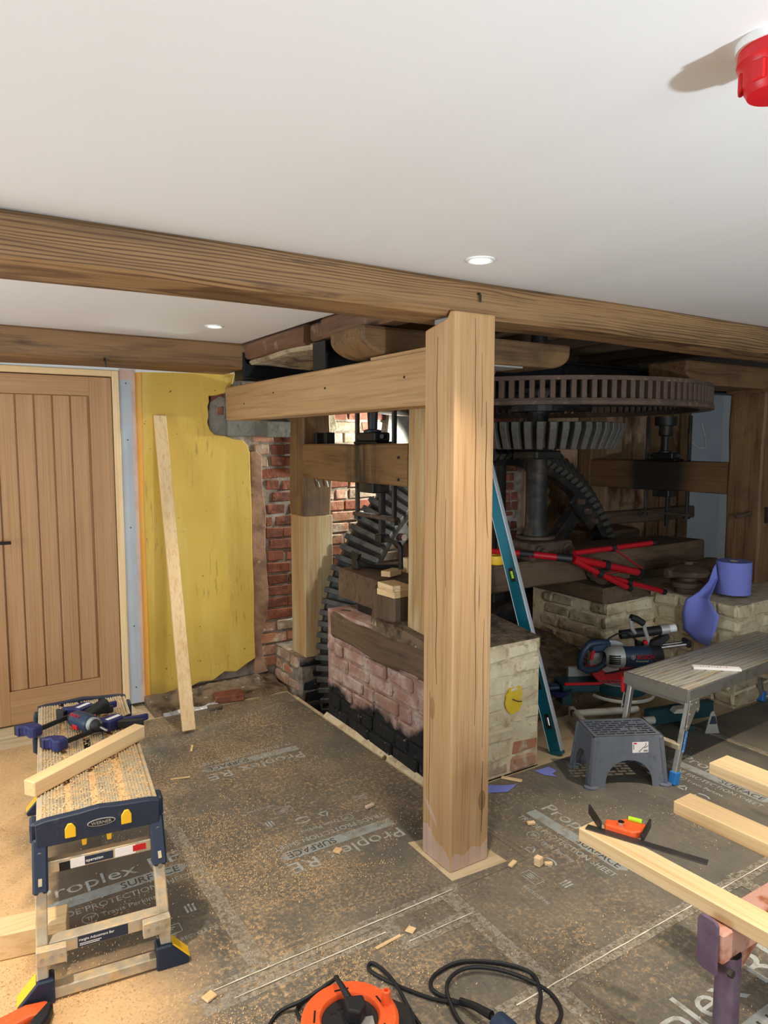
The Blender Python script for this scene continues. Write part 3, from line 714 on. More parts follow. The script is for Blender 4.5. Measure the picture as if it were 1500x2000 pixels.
# chalky smears round the foot of the post
B(MB().prism([(1.562, 0.004), (1.735, 0.004), (1.735, 0.085), (1.70, 0.06), (1.66, 0.075), (1.62, 0.05), (1.58, 0.07), (1.562, 0.055)], 'Y', 1.9843, 1.99), 'chalk_smear', 'chalk', po)
B(MB().prism([(1.99, 0.004), (2.16, 0.004), (2.16, 0.12), (2.13, 0.13), (2.08, 0.085), (2.03, 0.075), (1.99, 0.05)], 'X', 1.5563, 1.562), 'chalk_smear', 'chalk', po)
B(MB().prism([(2.07, 0.14), (2.10, 0.165), (2.145, 0.21), (2.148, 0.235), (2.11, 0.20), (2.08, 0.17)], 'X', 1.5563, 1.562), 'chalk_smear', 'chalk', po)
packs = thing('packing_plate', 'thin red and grey packing shims between post top and ceiling beam', 'shim', (1.65, 2.12, 2.02))
B(MB().box(1.60, 1.72, 2.05, 2.16, 2.024, 2.034), 'red_shim', 'red', packs)
B(MB().box(1.59, 1.66, 2.07, 2.15, 2.034, 2.052), 'grey_shim', 'toolgrey', packs)

ob = tag(B(MB().timber('Y', 2.155, 4.365, 1.592, 1.752, 1.745, 1.950, seg=10, amp=0.003, ch=0.006, freq=1.2, seed=1.0), 'tie_beam', 'oak_y', origin=(1.67, 3.2, 1.745)), 'new oak tie beam running from post to the yellow wall', 'beam')
for yy, zz in ((2.35, 1.86), (3.02, 1.86), (3.62, 1.875), (4.05, 1.835)):
    B(MB().lathe([(0, 1.5885), (0.005, 1.5885), (0.005, 1.60)], 8, (0, yy, zz), 'X'), 'peg_hole', 'black', ob)
B(MB().box(1.60, 1.74, 2.20, 2.62, 1.949, 1.962), 'packing_strip', 'oak_y', ob)

co = []
def corbel(x0, x1, y0, y1, z0, z1, label, seed, left=True, right=True):
    def prof():
        h_ = z1 - z0
        p = []
        n = 7
        if left:
            p += [(x0, z1)] + [(x0 + 0.16 * (1 - math.cos(R(90) * i / n)), z1 - h_ * (0.35 + 0.65 * math.sin(R(90) * i / n))) for i in range(n + 1)]
        else:
            p += [(x0, z1), (x0, z0)]
        if right:
            p += [(x1 - 0.14 * (1 - math.cos(R(90) * i / n)), z1 - h_ * (0.35 + 0.65 * math.sin(R(90) * i / n))) for i in range(n, -1, -1)] + [(x1, z1)]
        else:
            p += [(x1, z0), (x1, z1)]
        return p
    mb = MB().prism(prof(), 'Y', y0, y1)
    return tag(B(mb, 'bolster_timber', 'old_X', origin=((x0 + x1) / 2, (y0 + y1) / 2, z0), bevel=0.012, seg=2), label, 'timber')
corbel(1.50, 2.70, 2.52, 2.80, 1.963, 2.082, 'short old bolster timber with rounded ends crossing above the tie beam', 1)
corbel(3.92, 6.2, 2.72, 3.0, 1.965, 2.11, 'old bolster timber lying over the right hand hurst post', 2, True, False)
bolt = thing('bolt', 'rusty hexagonal bolt under the bolster timber beside the oak post', 'bolt', (2.25, 2.6, 1.94))
B(MB().lathe([(0, 1.925), (0.026, 1.925), (0.028, 1.945), (0.02, 1.947), (0.02, 1.965), (0, 1.965)], 6, (2.25, 2.6, 0)), 'head', 'iron_rust', bolt)
B(MB().box(2.15, 2.40, 2.54, 2.68, 1.956, 1.963), 'washer_plate', 'toolgrey', bolt)

# opening edge: three short red stained trimmer pieces, pale soffit under
te = thing('trimmer_edge', 'red stained trimmer edge of the floor opening above the tie beam', 'trim', (1.6, 3.0, 2.08))
for i, (y0, y1, dx, dz) in enumerate(((2.26, 3.02, 0.0, 0.0), (3.03, 3.20, 0.03, 0.012), (3.21, 3.98, 0.0, 0.004))):
    B(MB().timber('Y', y0, y1, 1.575 + dx, 1.68, 2.085 + dz, 2.182, seg=6, amp=0.012, seed=i * 3.1), 'trimmer_piece', 'red_edge', te)
B(MB().timber('Y', 3.1, 3.98, 1.60, 2.0, 2.055, 2.087, seg=8, amp=0.02, seed=9), 'soffit', 'lime_dirty', te)

# black steels
def steel(ax, a0, a1, b, z0, z1, fl, label):
    t = thing('steel_joist', label, 'girder', ((a0 + a1) / 2 if ax == 'X' else b, b if ax == 'X' else (a0 + a1) / 2, z0))
    def bx(b0, b1, q0, q1, nm):
        m_ = MB().box(a0, a1, b0, b1, q0, q1) if ax == 'X' else MB().box(b0, b1, a0, a1, q0, q1)
        B(m_, nm, 'steel', t, 0.002)
    bx(b - 0.005, b + 0.005, z0, z1, 'web')
    bx(b - fl / 2, b + fl / 2, z0, z0 + 0.012, 'flange')
    bx(b - fl / 2, b + fl / 2, z1 - 0.012, z1, 'flange')
    return t
st = steel('X', 1.575, 5.9, 4.06, 1.975, 2.125, 0.13, 'black steel joist bearing on the wall beside the yellow plaster')
B(MB().box(1.565, 1.578, 3.995, 4.125, 1.972, 2.128), 'end_plate', 'steel', st)
st = steel('X', 1.60, 5.9, 3.08, 1.955, 2.08, 0.13, 'black steel joist just behind the rounded bolster timber')
B(MB().box(1.592, 1.602, 3.015, 3.145, 1.952, 2.082), 'end_plate', 'steel', st)

# ------------------------------------------------------------------ hurst frame timbers
tag(B(MB().timber('Y', 2.50, 3.53, 1.875, 2.13, 0.478, 0.632, seg=22, amp=0.03, ch=0.02, freq=3.0, seed=5), 'sill_timber', 'dirty_Y', origin=(2, 3, 0.48)), 'rough old sill timber bedded along the low brick wall', 'timber')
tag(B(MB().timber('Z', 0.625, 1.985, 1.955, 2.115, 2.655, 2.855, seg=10, amp=0.006, ch=0.006, freq=2, seed=2), 'hurst_post', 'oak_grey', origin=(2.03, 2.75, 0.62)), 'slim oak post half hidden behind the big oak post', 'post')
bp_ = thing('hurst_post', 'repaired hurst post on a brick pier by the brick jamb', 'post', (2.05, 4.1, 0.235))
B(MB().prism([(1.955, 0.235), (2.10, 0.235), (2.13, 0.5), (2.155, 0.78), (2.155, 1.145), (1.955, 1.145)], 'Y', 4.0, 4.2), 'new_foot', 'oak_grey', bp_, 0.004)
B(MB().timber('Z', 1.147, 1.975, 1.955, 2.155, 4.0, 4.2, seg=14, amp=0.014, ch=0.012, freq=3, seed=6), 'old_shaft', 'old_Z', bp_)
for i, xx in enumerate((2.035, 2.095)):
    B(MB().tube([(xx, 4.0, 1.375), (xx + 0.012, 3.985, 1.36), (xx + 0.022, 3.985, 1.325)], 0.004, 6), 'nail', 'toolgrey', bp_)
lb = tag(B(MB().timber('Y', 2.857, 3.998, 1.952, 2.135, 1.387, 1.597, seg=14, amp=0.007, ch=0.008, freq=2.2, seed=7), 'bridge_beam', 'bridge', origin=(2.04, 3.30, 1.39)), 'oil stained bridge beam between the slim post and the repaired post', 'beam')
for zz in (1.53, 1.42):
    B(MB().lathe([(0, 1.945), (0.007, 1.945), (0.007, 1.957)], 8, (0, 2.93, zz), 'X'), 'bolt_head', 'iron', lb)
sil = tag(B(MB().timber('X', 2.0, 4.92, 3.2, 3.64, 0.70, 0.868, seg=22, amp=0.012, ch=0.012, freq=1.8, seed=12), 'cross_sill', 'dirty_X', origin=(3.4, 3.4, 0.70)), 'massive cross sill timber carrying the upright shaft', 'timber')
tag(B(MB().timber('Y', 2.955, 3.62, 3.50, 3.78, 0.597, 0.70, seg=8, amp=0.008, seed=14), 'bearer_timber', 'dirty_Y', origin=(3.64, 3.3, 0.6)), 'short dark bearer timber between limewashed block and cross sill', 'timber')
rp = tag(B(MB().timber('Z', 0.628, 1.955, 4.80, 5.06, 2.72, 2.97, seg=14, amp=0.014, ch=0.014, freq=2.6, seed=15), 'hurst_post', 'old_Z', origin=(4.93, 2.85, 0.63)), 'broad old oak hurst post behind the blue paper roll', 'post')
B(MB().timber('X', 4.78, 5.1, 2.70, 2.99, 1.945, 1.97, seg=3, amp=0.004), 'cap', 'old_X', rp)
B(MB().tube([(4.80, 2.78, 1.12), (4.74, 2.80, 1.10), (4.70, 2.83, 1.09)], 0.012, 8), 'iron_spike', 'iron_rust', rp)
B(MB().box(4.86, 4.98, 2.70, 2.722, 1.05, 1.16), 'iron_strap', 'iron', rp)
rb = tag(B(MB().timber('Y', 2.972, 4.22, 4.80, 4.99, 1.235, 1.465, seg=12, amp=0.007, ch=0.008, freq=2.2, seed=17), 'bridge_beam', 'bridge_r', origin=(4.9, 3.55, 1.24)), 'dark bridge beam running back from the broad right hand post', 'beam')
tag(B(MB().timber('Z', 0.868, 1.975, 4.80, 5.0, 4.22, 4.372, seg=10, amp=0.012, seed=18), 'hurst_post', 'old_Z', origin=(4.9, 4.3, 0.87)), 'shadowed rear hurst post against the stained plaster', 'post')
tag(B(MB().timber('X', 4.6, 5.2, 4.0, 4.37, 0.60, 0.866, seg=6, amp=0.012, seed=19), 'bearer_timber', 'dirty_X', origin=(4.9, 4.2, 0.6)), 'timber block under the shadowed rear hurst post', 'timber')
struct('wall_stub', MB().box(4.6, 5.3, 4.01, 4.42, -1.8, 0.598), 'mortar')

# ================================================================== MILL MACHINERY
SX, SY = 3.29, 3.335
us = thing('upright_shaft', 'black cast iron upright shaft rising from the cross sill', 'shaft', (SX, SY, 0.868))
B(MB().lathe([(0, 1.0), (0.085, 1.0), (0.085, 1.03), (0.068, 1.06), (0.066, 2.0), (0.05, 2.3), (0, 2.3)], 16, (SX, SY, 0)), 'column', 'iron', us, smooth=True)
B(MB().lathe([(0.115, 0.985), (0.125, 0.99), (0.125, 1.005), (0.1, 1.01), (0.09, 1.0)], 20, (SX, SY, 0), close=True), 'collar', 'iron_rust', us, smooth=True)
B(MB().box(SX - 0.19, SX + 0.17, SY - 0.17, SY + 0.17, 0.865, 0.985), 'footstep_bearing', 'iron_rust', us, 0.02, 2)
for dx in (-0.13, 0.11):
    B(MB().lathe([(0, SY - 0.215), (0.028, SY - 0.215), (0.03, SY - 0.19), (0.045, SY - 0.185), (0.045, SY - 0.165), (0, SY - 0.165)], 10, (SX + dx, 0, 0.925), 'Y'), 'bolt', 'iron_rust', us)
B(MB().box(SX - 0.11, SX + 0.11, SY - 0.11, SY + 0.11, 1.50, 1.555), 'clamp', 'iron', us, 0.01)

# great spur wheel: slotted rim without its cogs
gw = thing('great_spur_wheel', 'great rusty horizontal spur wheel with a rim of empty slots', 'gear wheel', (SX, SY, 1.80))
RG = 1.018
def ring(z0, z1, r0, r1): return MB().lathe([(r0, z0), (r1, z0), (r1, z1), (r0, z1)], 120, (SX, SY, 0), close=True)
B(ring(1.916, 1.937, RG - 0.05, RG), 'upper_rim', 'iron_rust', gw)
B(MB().lathe([(RG - 0.07, 1.795), (RG + 0.006, 1.795), (RG + 0.006, 1.812), (RG, 1.826), (RG - 0.05, 1.826)], 120, (SX, SY, 0), close=True), 'lower_rim', 'iron_rust', gw)
nb = 124
me = MB().box(-0.045, 0.0, -0.0135, 0.0135, 0, 0.092).mesh('rim_bar', 0.003); me.materials.append(K['iron_rust'])
for i in range(nb):
    a = 2 * math.pi * i / nb
    o = bpy.data.objects.new('rim_bar', me); COL.objects.link(o); o.parent = gw
    o.location = (RG * math.cos(a) - 0.0, RG * math.sin(a), 0.0255); o.rotation_euler = (0, 0, a)
for i in range(6):
    a = R(25 + 60 * i)
    B(MB().bar((SX + 0.1 * math.cos(a), SY + 0.1 * math.sin(a), 1.865), (SX + (RG - 0.03) * math.cos(a), SY + (RG - 0.03) * math.sin(a), 1.865), 0.12, 0.06), 'arm', 'iron', gw, 0.008)
B(MB().lathe([(0.068, 1.80), (0.17, 1.80), (0.17, 1.94), (0.068, 1.94)], 24, (SX, SY, 0), close=True), 'hub', 'iron', gw)

# wallower: bevel gear under it
wa = thing('wallower', 'grey toothed gear on the upright shaft below the spur wheel', 'gear wheel', (SX, SY, 1.56))
B(MB().lathe([(0.068, 1.565), (0.40, 1.565), (0.43, 1.575), (0.47, 1.705), (0.475, 1.725), (0.068, 1.725)], 64, (SX, SY, 0), close=True), 'body', 'iron', wa)
mb = MB().add([(0.42, -0.021, 0.005), (0.485, -0.018, 0.005), (0.535, -0.021, 0.12), (0.535, -0.021, 0.165), (0.46, -0.025, 0.165), (0.42, 0.021, 0.005), (0.485, 0.018, 0.005), (0.535, 0.021, 0.12), (0.535, 0.021, 0.165), (0.46, 0.025, 0.165)],
              [(0, 1, 2, 3, 4), (9, 8, 7, 6, 5), (0, 5, 6, 1), (1, 6, 7, 2), (2, 7, 8, 3), (3, 8, 9, 4), (4, 9, 5, 0)])
me = mb.mesh('tooth', 0.004); me.materials.append(K['cog'])
for i in range(46):
    o = bpy.data.objects.new('tooth', me); COL.objects.link(o); o.parent = wa
    o.rotation_euler = (0, 0, 2 * math.pi * i / 46)

# pit wheel: vertical bevel gear
PC = (3.44, 3.95, 0.25)
pw = thing('pit_wheel', 'huge dark iron gear wheel standing upright in the wheel pit', 'gear wheel', PC)
B(MB().lathe([(1.395, 0.03), (1.395, 0.0), (1.235, -0.18), (1.195, -0.16), (1.195, -0.06), (1.30, 0.03)], 128, PC, 'Y', close=True), 'rim', 'iron', pw)
# tooth lies on the cone: radius is local x, depth local y
prof = [(1.39, 0.01), (1.23, -0.17), (1.275, -0.215), (1.452, -0.016)]
mb = MB().prism(prof, 'Z', -0.0175, 0.0175)
me = mb.mesh('tooth', 0.004); me.materials.append(K['cog'])
nt_ = 124
for i in range(nt_):
    a = 2 * math.pi * i / nt_
    if PC[2] + 1.4 * math.sin(a) < -0.35: continue
    o = bpy.data.objects.new('tooth', me); COL.objects.link(o); o.parent = pw
    o.rotation_euler = (0, -a, 0)
for i in range(8):
    a = R(45 * i)
    d = Vector((math.cos(a), 0, math.sin(a)))
    B(MB().bar(Vector(PC) + d * 0.16 + Vector((0, -0.06, 0)), Vector(PC) + d * 1.27 + Vector((0, -0.06, 0)), 0.11, 0.10, up=(0, 1, 0)), 'arm', 'iron', pw, 0.008)
for i in (1, 3):
    a = R(45 * i)
    d = Vector((math.cos(a), 0, math.sin(a))); t = Vector((-math.sin(a), 0, math.cos(a)))
    o0 = Vector(PC) + d * 1.17 + Vector((0, -0.14, 0))
    B(MB().bar(o0 - t * 0.17, o0 + t * 0.17, 0.13, 0.05, up=(0, 1, 0)), 'joint_plate', 'iron', pw, 0.012)
    for k in (-0.11, 0.0, 0.11):
        B(MB().lathe([(0, -0.05), (0.022, -0.05), (0.026, -0.02), (0.026, 0.0), (0, 0)], 6, tuple(o0 + t * k + Vector((0, -0.02, 0))), 'Y'), 'bolt', 'iron_rust', pw)
B(MB().lathe([(0.0, -0.2), (0.21, -0.2), (0.21, 0.02), (0, 0.02)], 28, PC, 'Y'), 'hub', 'iron', pw)
B(MB().lathe([(0.0, -0.30), (0.085, -0.30), (0.085, 0.46), (0, 0.46)], 20, PC, 'Y'), 'axle', 'iron', pw, smooth=True)


def spindle(x, y, zt, zb, label, crank):
    t = thing('stone_spindle', label, 'spindle', (x, y, zt))
    B(MB().lathe([(0, zt + 0.06), (0.05, zt + 0.06), (0.05, zt + 0.075), (0.026, zt + 0.08), (0.03, zt + 0.19), (0.055, zt + 0.20), (0.05, zt + 0.27), (0.085, zt + 0.275), (0.085, zt + 0.345), (0, zt + 0.345)], 12, (x, y, 0)), 'neck', 'iron', t, smooth=True)
    B(MB().box(x - 0.06, x + 0.06, y - 0.13, y + 0.11, zt - 0.002, zt + 0.014).box(x - 0.05, x + 0.05, y - 0.10, y + 0.08, zt + 0.014, zt + 0.062), 'bearing_box', 'dirtglow', t, 0.006)
    for k in (-0.125, 0.10):
        B(MB().tube([(x, y + k, zt + 0.04), (x - 0.03, y + k * 1.12, zt + 0.04)], 0.013, 8), 'set_screw', 'iron', t)
    for dy, zz in ((0.165, zt + 0.345), (-0.215, zt + 0.345)):
        B(MB().tube([(x + 0.0, y + dy, zb - 0.20), (x + 0.0, y + dy, zz)], 0.014, 8), 'rod', 'iron', t, smooth=True)
    B(MB().box(x - 0.05, x + 0.06, y - 0.08, y + 0.07, zb - 0.055, zb + 0.002), 'lower_bearing', 'iron', t, 0.006)
    B(MB().bar((x + 0.0, y + 0.19, zb - 0.185), (x + 0.0, y - 0.24, zb - 0.185), 0.04, 0.022), 'yoke', 'iron_rust', t, 0.004)
    for dy in (0.165, -0.215):
        B(MB().lathe([(0, zb - 0.215), (0.024, zb - 0.215), (0.024, zb - 0.197), (0, zb - 0.197)], 6, (x + 0.0, y + dy, 0)), 'nut', 'iron', t)
    if crank:
        B(MB().tube([(x + 0.06, y, zb - 0.05), (x + 0.06, y, zb - 0.31)], 0.02, 8), 'screw', 'iron', t, smooth=True)
        B(MB().box(x + 0.03, x + 0.09, y - 0.03, y + 0.03, zb - 0.335, zb - 0.29), 'square_nut', 'iron', t, 0.004)
        B(MB().tube([(x + 0.06, y - 0.02, zb - 0.31), (x + 0.06, y - 0.17, zb - 0.325), (x + 0.06, y - 0.185, zb - 0.34), (x + 0.06, y - 0.19, zb - 0.46)], 0.014, 8), 'crank', 'iron', t, smooth=True)
    else:
        B(MB().tube([(x + 0.06, y, zb - 0.05), (x + 0.06, y, zb - 0.30)], 0.02, 8), 'screw', 'iron', t, smooth=True)
    return t
spindle(2.04, 3.32, 1.597, 1.387, 'black iron spindle and bearing on the oil stained bridge beam', True)
spindle(4.90, 3.56, 1.465, 1.235, 'dark iron spindle and bearing on the right hand bridge beam', False)
for yy, lb_ in ((3.80, 'black iron wedge on the bridge beam, nearer the spindle'), (3.93, 'black iron wedge on the bridge beam, against the repaired post')):
    tag(B(MB().prism([(-0.018, 0), (0.018, 0), (0.02, 0.065), (-0.016, 0.07)], 'X', -0.03, 0.03).xf(Matrix.Translation((2.03, yy, 1.596))), 'iron_wedge', 'black', origin=(2.03, yy, 1.596), bevel=0.003), lb_, 'wedge', 'iron wedges on the bridge beam')

# bits standing on the sill timbers
tag(B(MB().timber('Z', 0.628, 0.815, 1.93, 2.06, 2.95, 3.12, seg=4, amp=0.012, ch=0.015, seed=21), 'timber_block', 'dirty_Z', origin=(2, 3.03, 0.63)), 'upright brown timber block on the sill under two pale offcuts', 'timber block')
tag(B(MB().prism([(3.13, 0.63), (3.20, 0.63), (3.17, 0.83), (3.145, 0.835)], 'X', 1.95, 2.02), 'timber_wedge', 'dirty_Z', origin=(1.98, 3.16, 0.63), bevel=0.005), 'tall thin timber wedge leaning by the upright brown block', 'wedge')
tag(B(MB().timber('Z', 0.628, 0.70, 1.91, 1.96, 2.90, 2.945, seg=3, amp=0.012, seed=23), 'timber_block', 'dirty_Z', origin=(1.93, 2.92, 0.63)), 'small broken timber lump at the foot of the upright block', 'timber block')
for i, (z, rz) in enumerate(((0.8165, 4), (0.8495, -2))):
    mb = MB().box(-0.05, 0.05, -0.075, 0.075, 0, 0.032).xf(Matrix.Rotation(R(rz), 4, 'Z'))
    mb.xf(Matrix.Translation((1.985, 3.03, z)))
    tag(B(mb, 'timber_offcut', 'pine_Y', origin=(1.985, 3.03, z), bevel=0.002), ('pale pine offcut, lower of the two on the brown block', 'pale pine offcut, upper of the two on the brown block')[i], 'offcut', 'pale offcuts near the pit wheel')
for (x, y, rz, sx, sy, sz, lb_) in ((2.13, 3.27, 25, 0.12, 0.06, 0.032, 'pale pine offcut lying flat on the end of the cross sill'), (2.28, 3.30, 5, 0.09, 0.05, 0.085, 'pale pine offcut standing on edge on the cross sill')):
    mb = MB().box(-sx / 2, sx / 2, -sy / 2, sy / 2, 0, sz).xf(Matrix.Translation((x, y, 0.869)) @ Matrix.Rotation(R(rz), 4, 'Z'))
    tag(B(mb, 'timber_offcut', 'pine_X', origin=(x, y, 0.869), bevel=0.002), lb_, 'offcut', 'pale offcuts near the pit wheel')
tag(B(MB().box(2.02, 2.22, 3.24, 3.46, 0.63, 0.70), 'iron_pad', 'dirtglow', origin=(2.12, 3.35, 0.63), bevel=0.008), 'black packing pad under the end of the cross sill', 'pad')
hx = thing('hatchet', 'small black hatchet lying on the cross sill end', 'hatchet', (2.12, 3.48, 0.87))
B(MB().prism([(-0.02, 0.0), (0.05, -0.005), (0.055, 0.10), (-0.03, 0.09), (-0.005, 0.05)], 'X', -0.012, 0.012).xf(Matrix.Translation((2.06, 3.52, 0.875))), 'blade', 'iron', hx, 0.003)
B(MB().tube([(2.06, 3.53, 0.895), (2.16, 3.46, 0.885), (2.28, 3.40, 0.882)], 0.013, 8), 'handle', 'black', hx, smooth=True)
wlmp = thing('wall_lamp', 'small bulkhead lamp on the brick wall behind the pit wheel', 'lamp', (3.08, 4.41, 1.68))
B(MB().box(3.02, 3.14, 4.36, 4.415, 1.62, 1.74), 'back_box', 'black', wlmp, 0.006)
B(MB().box(3.07, 3.10, 4.19, 4.37, 1.665, 1.695), 'arm', 'black', wlmp, 0.004)
B(MB().box(3.075, 3.13, 4.12, 4.20, 1.63, 1.71), 'head', 'black', wlmp, 0.006)
B(MB().box(3.069, 3.075, 4.13, 4.19, 1.64, 1.70), 'lens', 'lampglow', wlmp)
il = thing('inspection_lamp', 'small site lamp on the cross sill behind the oak post', 'lamp', (2.68, 3.27, 0.868))
B(MB().lathe([(0, 0.868), (0.06, 0.868), (0.06, 0.88), (0.012, 0.885), (0.012, 0.99), (0, 0.99)], 16, (2.68, 3.265, 0)), 'base', 'black', il)
B(MB().bar((2.69, 3.22, 1.05), (2.672, 3.275, 1.06), 0.11, 0.09), 'head', 'black', il, 0.008)
B(MB().bar((2.672, 3.275, 1.06), (2.671, 3.279, 1.061), 0.095, 0.075), 'lens', 'lampglow', il)
ca = tag(B(MB().tube([(6.35, 4.35, 1.75), (6.33, 4.33, 1.70), (6.30, 4.30, 1.62), (6.42, 4.28, 1.55), (6.56, 4.3, 1.56), (6.62, 4.35, 1.66), (6.6, 4.38, 1.8)], 0.008, 6), 'cable', 'white', origin=(6.4, 4.3, 1.6), smooth=True), 'loop of white cable hanging beyond the spur wheel', 'cable')
for (x, y, z, sx, sy, sz, lb_, m_) in ((2.42, 2.98, 0.69, 0.16, 0.14, 0.11, 'squared dusty stone on the low wall behind the teal level', 'lime_dirty'), (2.20, 3.0, 0.69, 0.12, 0.12, 0.12, 'rounded dusty stone on the low wall beside the oak post', 'earth')):
    mb = MB().timber('X', x - sx / 2, x + sx / 2, y - sy / 2, y + sy / 2, z, z + sz, seg=5, amp=0.02, ch=0.03, freq=6, seed=x * 5)
    tag(B(mb, 'stone', m_, origin=(x, y, z), smooth=True), lb_, 'stone')
pl = thing('pulley_block', 'rusty iron pulley lump beside the blue paper roll', 'pulley', (4.12, 2.78, 0.627))
B(MB().lathe([(0, 0.627), (0.075, 0.627), (0.08, 0.66), (0.10, 0.67), (0.10, 0.70), (0.06, 0.71), (0.06, 0.73), (0.14, 0.75), (0.15, 0.78), (0.08, 0.81), (0.03, 0.815), (0.03, 0.835), (0, 0.835)], 20, (4.14, 2.80, 0)), 'sheave', 'iron_rust', pl, smooth=True)
B(MB().tube([(3.98, 2.85, 0.76), (4.14, 2.80, 0.775), (4.28, 2.78, 0.755)], [0.03, 0.045, 0.03], 8), 'cross_lug', 'iron_rust', pl, smooth=True)
for (x, y, z, s_, lb_) in ((4.42, 2.93, 0.626, 0.17, 'dark rounded timber lump behind the pulley'), (3.70, 3.08, 0.70, 0.10, 'dusty timber lump under the red tripod legs')):
    tag(B(MB().timber('X', x - s_, x + s_, y - 0.09, y + 0.09, z, z + s_ * 1.0, seg=6, amp=0.03, ch=0.04, freq=5, seed=s_ * 90), 'timber_lump', 'dirty_X', origin=(x, y, z), smooth=True), lb_, 'timber lump')

# ================================================================== LOOSE THINGS
# --- plank leaning on the yellow wall
pk = thing('leaning_plank', 'pale sawn plank leaning against the yellow wall', 'plank', (1.133, 3.79, 0))
mb = MB().bar((1.133, 3.80, 0.012), (1.172, 4.35, 1.765), 0.07, 0.026, up=(0, -1, 0.3))
B(mb, 'board', 'pine_Z', pk, 0.002)

# --- left folding work platform
WB = thing('work_platform', 'dusty folding work platform with navy end caps beside the oak door', 'work platform', (0.373, 2.185, 0), R(-7))
HW, LN, HT = 0.165, 1.03, 0.50
L_(MB().box(-HW + .004, HW - .004, 0.02, LN - .02, HT - 0.05, HT - 0.012), 'deck_tray', 'chip', WB)
for k in range(4):
    x0 = -HW + 0.004 + k * 0.083
    w = 0.068 if k in (0, 3) else 0.056
    if k == 1: x0 += 0.004
    prof = [(x0, HT - 0.03)]
    nr = 7
    for r_ in range(nr):
        a = x0 + w * r_ / nr
        prof += [(a, HT - 0.004), (a + w / nr * 0.15, HT), (a + w / nr * 0.6, HT), (a + w / nr * 0.75, HT - 0.004)]
    prof += [(x0 + w, HT - 0.004), (x0 + w, HT - 0.03)]
    L_(MB().prism(prof, 'Y', 0.02, LN - 0.02), 'deck_plank', 'alu_dirty', WB)
for s_ in (-1, 1):
    L_(MB().box(s_ * HW - 0.006, s_ * HW + 0.006, 0.015, LN - .015, HT - 0.072, HT - 0.004), 'side_rail', 'alu_dirty', WB, 0.002)
def endcap(y0, y1):
    prof = [(-HW - .008, HT - .078), (HW + .008, HT - .078), (HW + .010, HT - .004), (HW - .02, HT + .002), (0.06, HT + .006), (0.0, HT + 0.012), (-0.06, HT + .006), (-HW + .02, HT + .002), (-HW - .010, HT - .004)]
    return MB().prism(prof, 'Y', y0, y1)
cap = L_(endcap(-0.006, 0.022), 'end_cap', 'navy', WB, 0.003)
L_(MB().prism([(-0.066, HT - .062), (-0.036, HT - .062), (-0.036, HT - .034), (-0.046, HT - .018), (-0.058, HT - .018), (-0.066, HT - .034)], 'Y', -0.011, -0.005).xf(Matrix.Translation((-0.03, 0, 0))), 'release_button', 'yellowplastic', cap, 0.002)
L_(MB().prism([(0.036, HT - .056), (0.066, HT - .056), (0.066, HT - .028), (0.058, HT - .012), (0.046, HT - .012), (0.036, HT - .028)], 'Y', -0.011, -0.005).xf(Matrix.Translation((0.025, 0, 0))), 'release_button', 'yellowplastic', cap, 0.002)
L_(MB().lathe([(0, -0.0085), (0.040, -0.0085), (0.040, -0.0055)], 24, (0, 0, 0), 'Y').xf(Matrix.Translation((0.005, 0, HT - 0.034)) @ Matrix.Diagonal((1, 1, 0.28, 1))), 'badge', 'toolgrey', cap)
L_(MB().lathe([(0, -0.0095), (0.037, -0.0095), (0.037, -0.0055)], 24, (0, 0, 0), 'Y').xf(Matrix.Translation((0.005, 0, HT - 0.034)) @ Matrix.Diagonal((1, 1, 0.24, 1))), 'badge_face', 'black', cap)
text('WERNER', 'toolgrey', cap, frame_mat((0.005, -0.0098, HT - 0.0385), (1, 0, 0), (0, 0, 1)), 0.0135, align='CENTER', sx=1.05)
L_(endcap(LN - 0.022, LN + 0.006), 'end_cap', 'navy', WB, 0.003)
for (xx) in (-0.05, 0.02):
    L_(MB().prism([(xx, HT - .10), (xx + .012, HT - .10), (xx + .014, HT - .078), (xx - .002, HT - .078)], 'Y', 0.0, 0.012), 'latch_tip', 'yellowplastic', cap, 0.002)
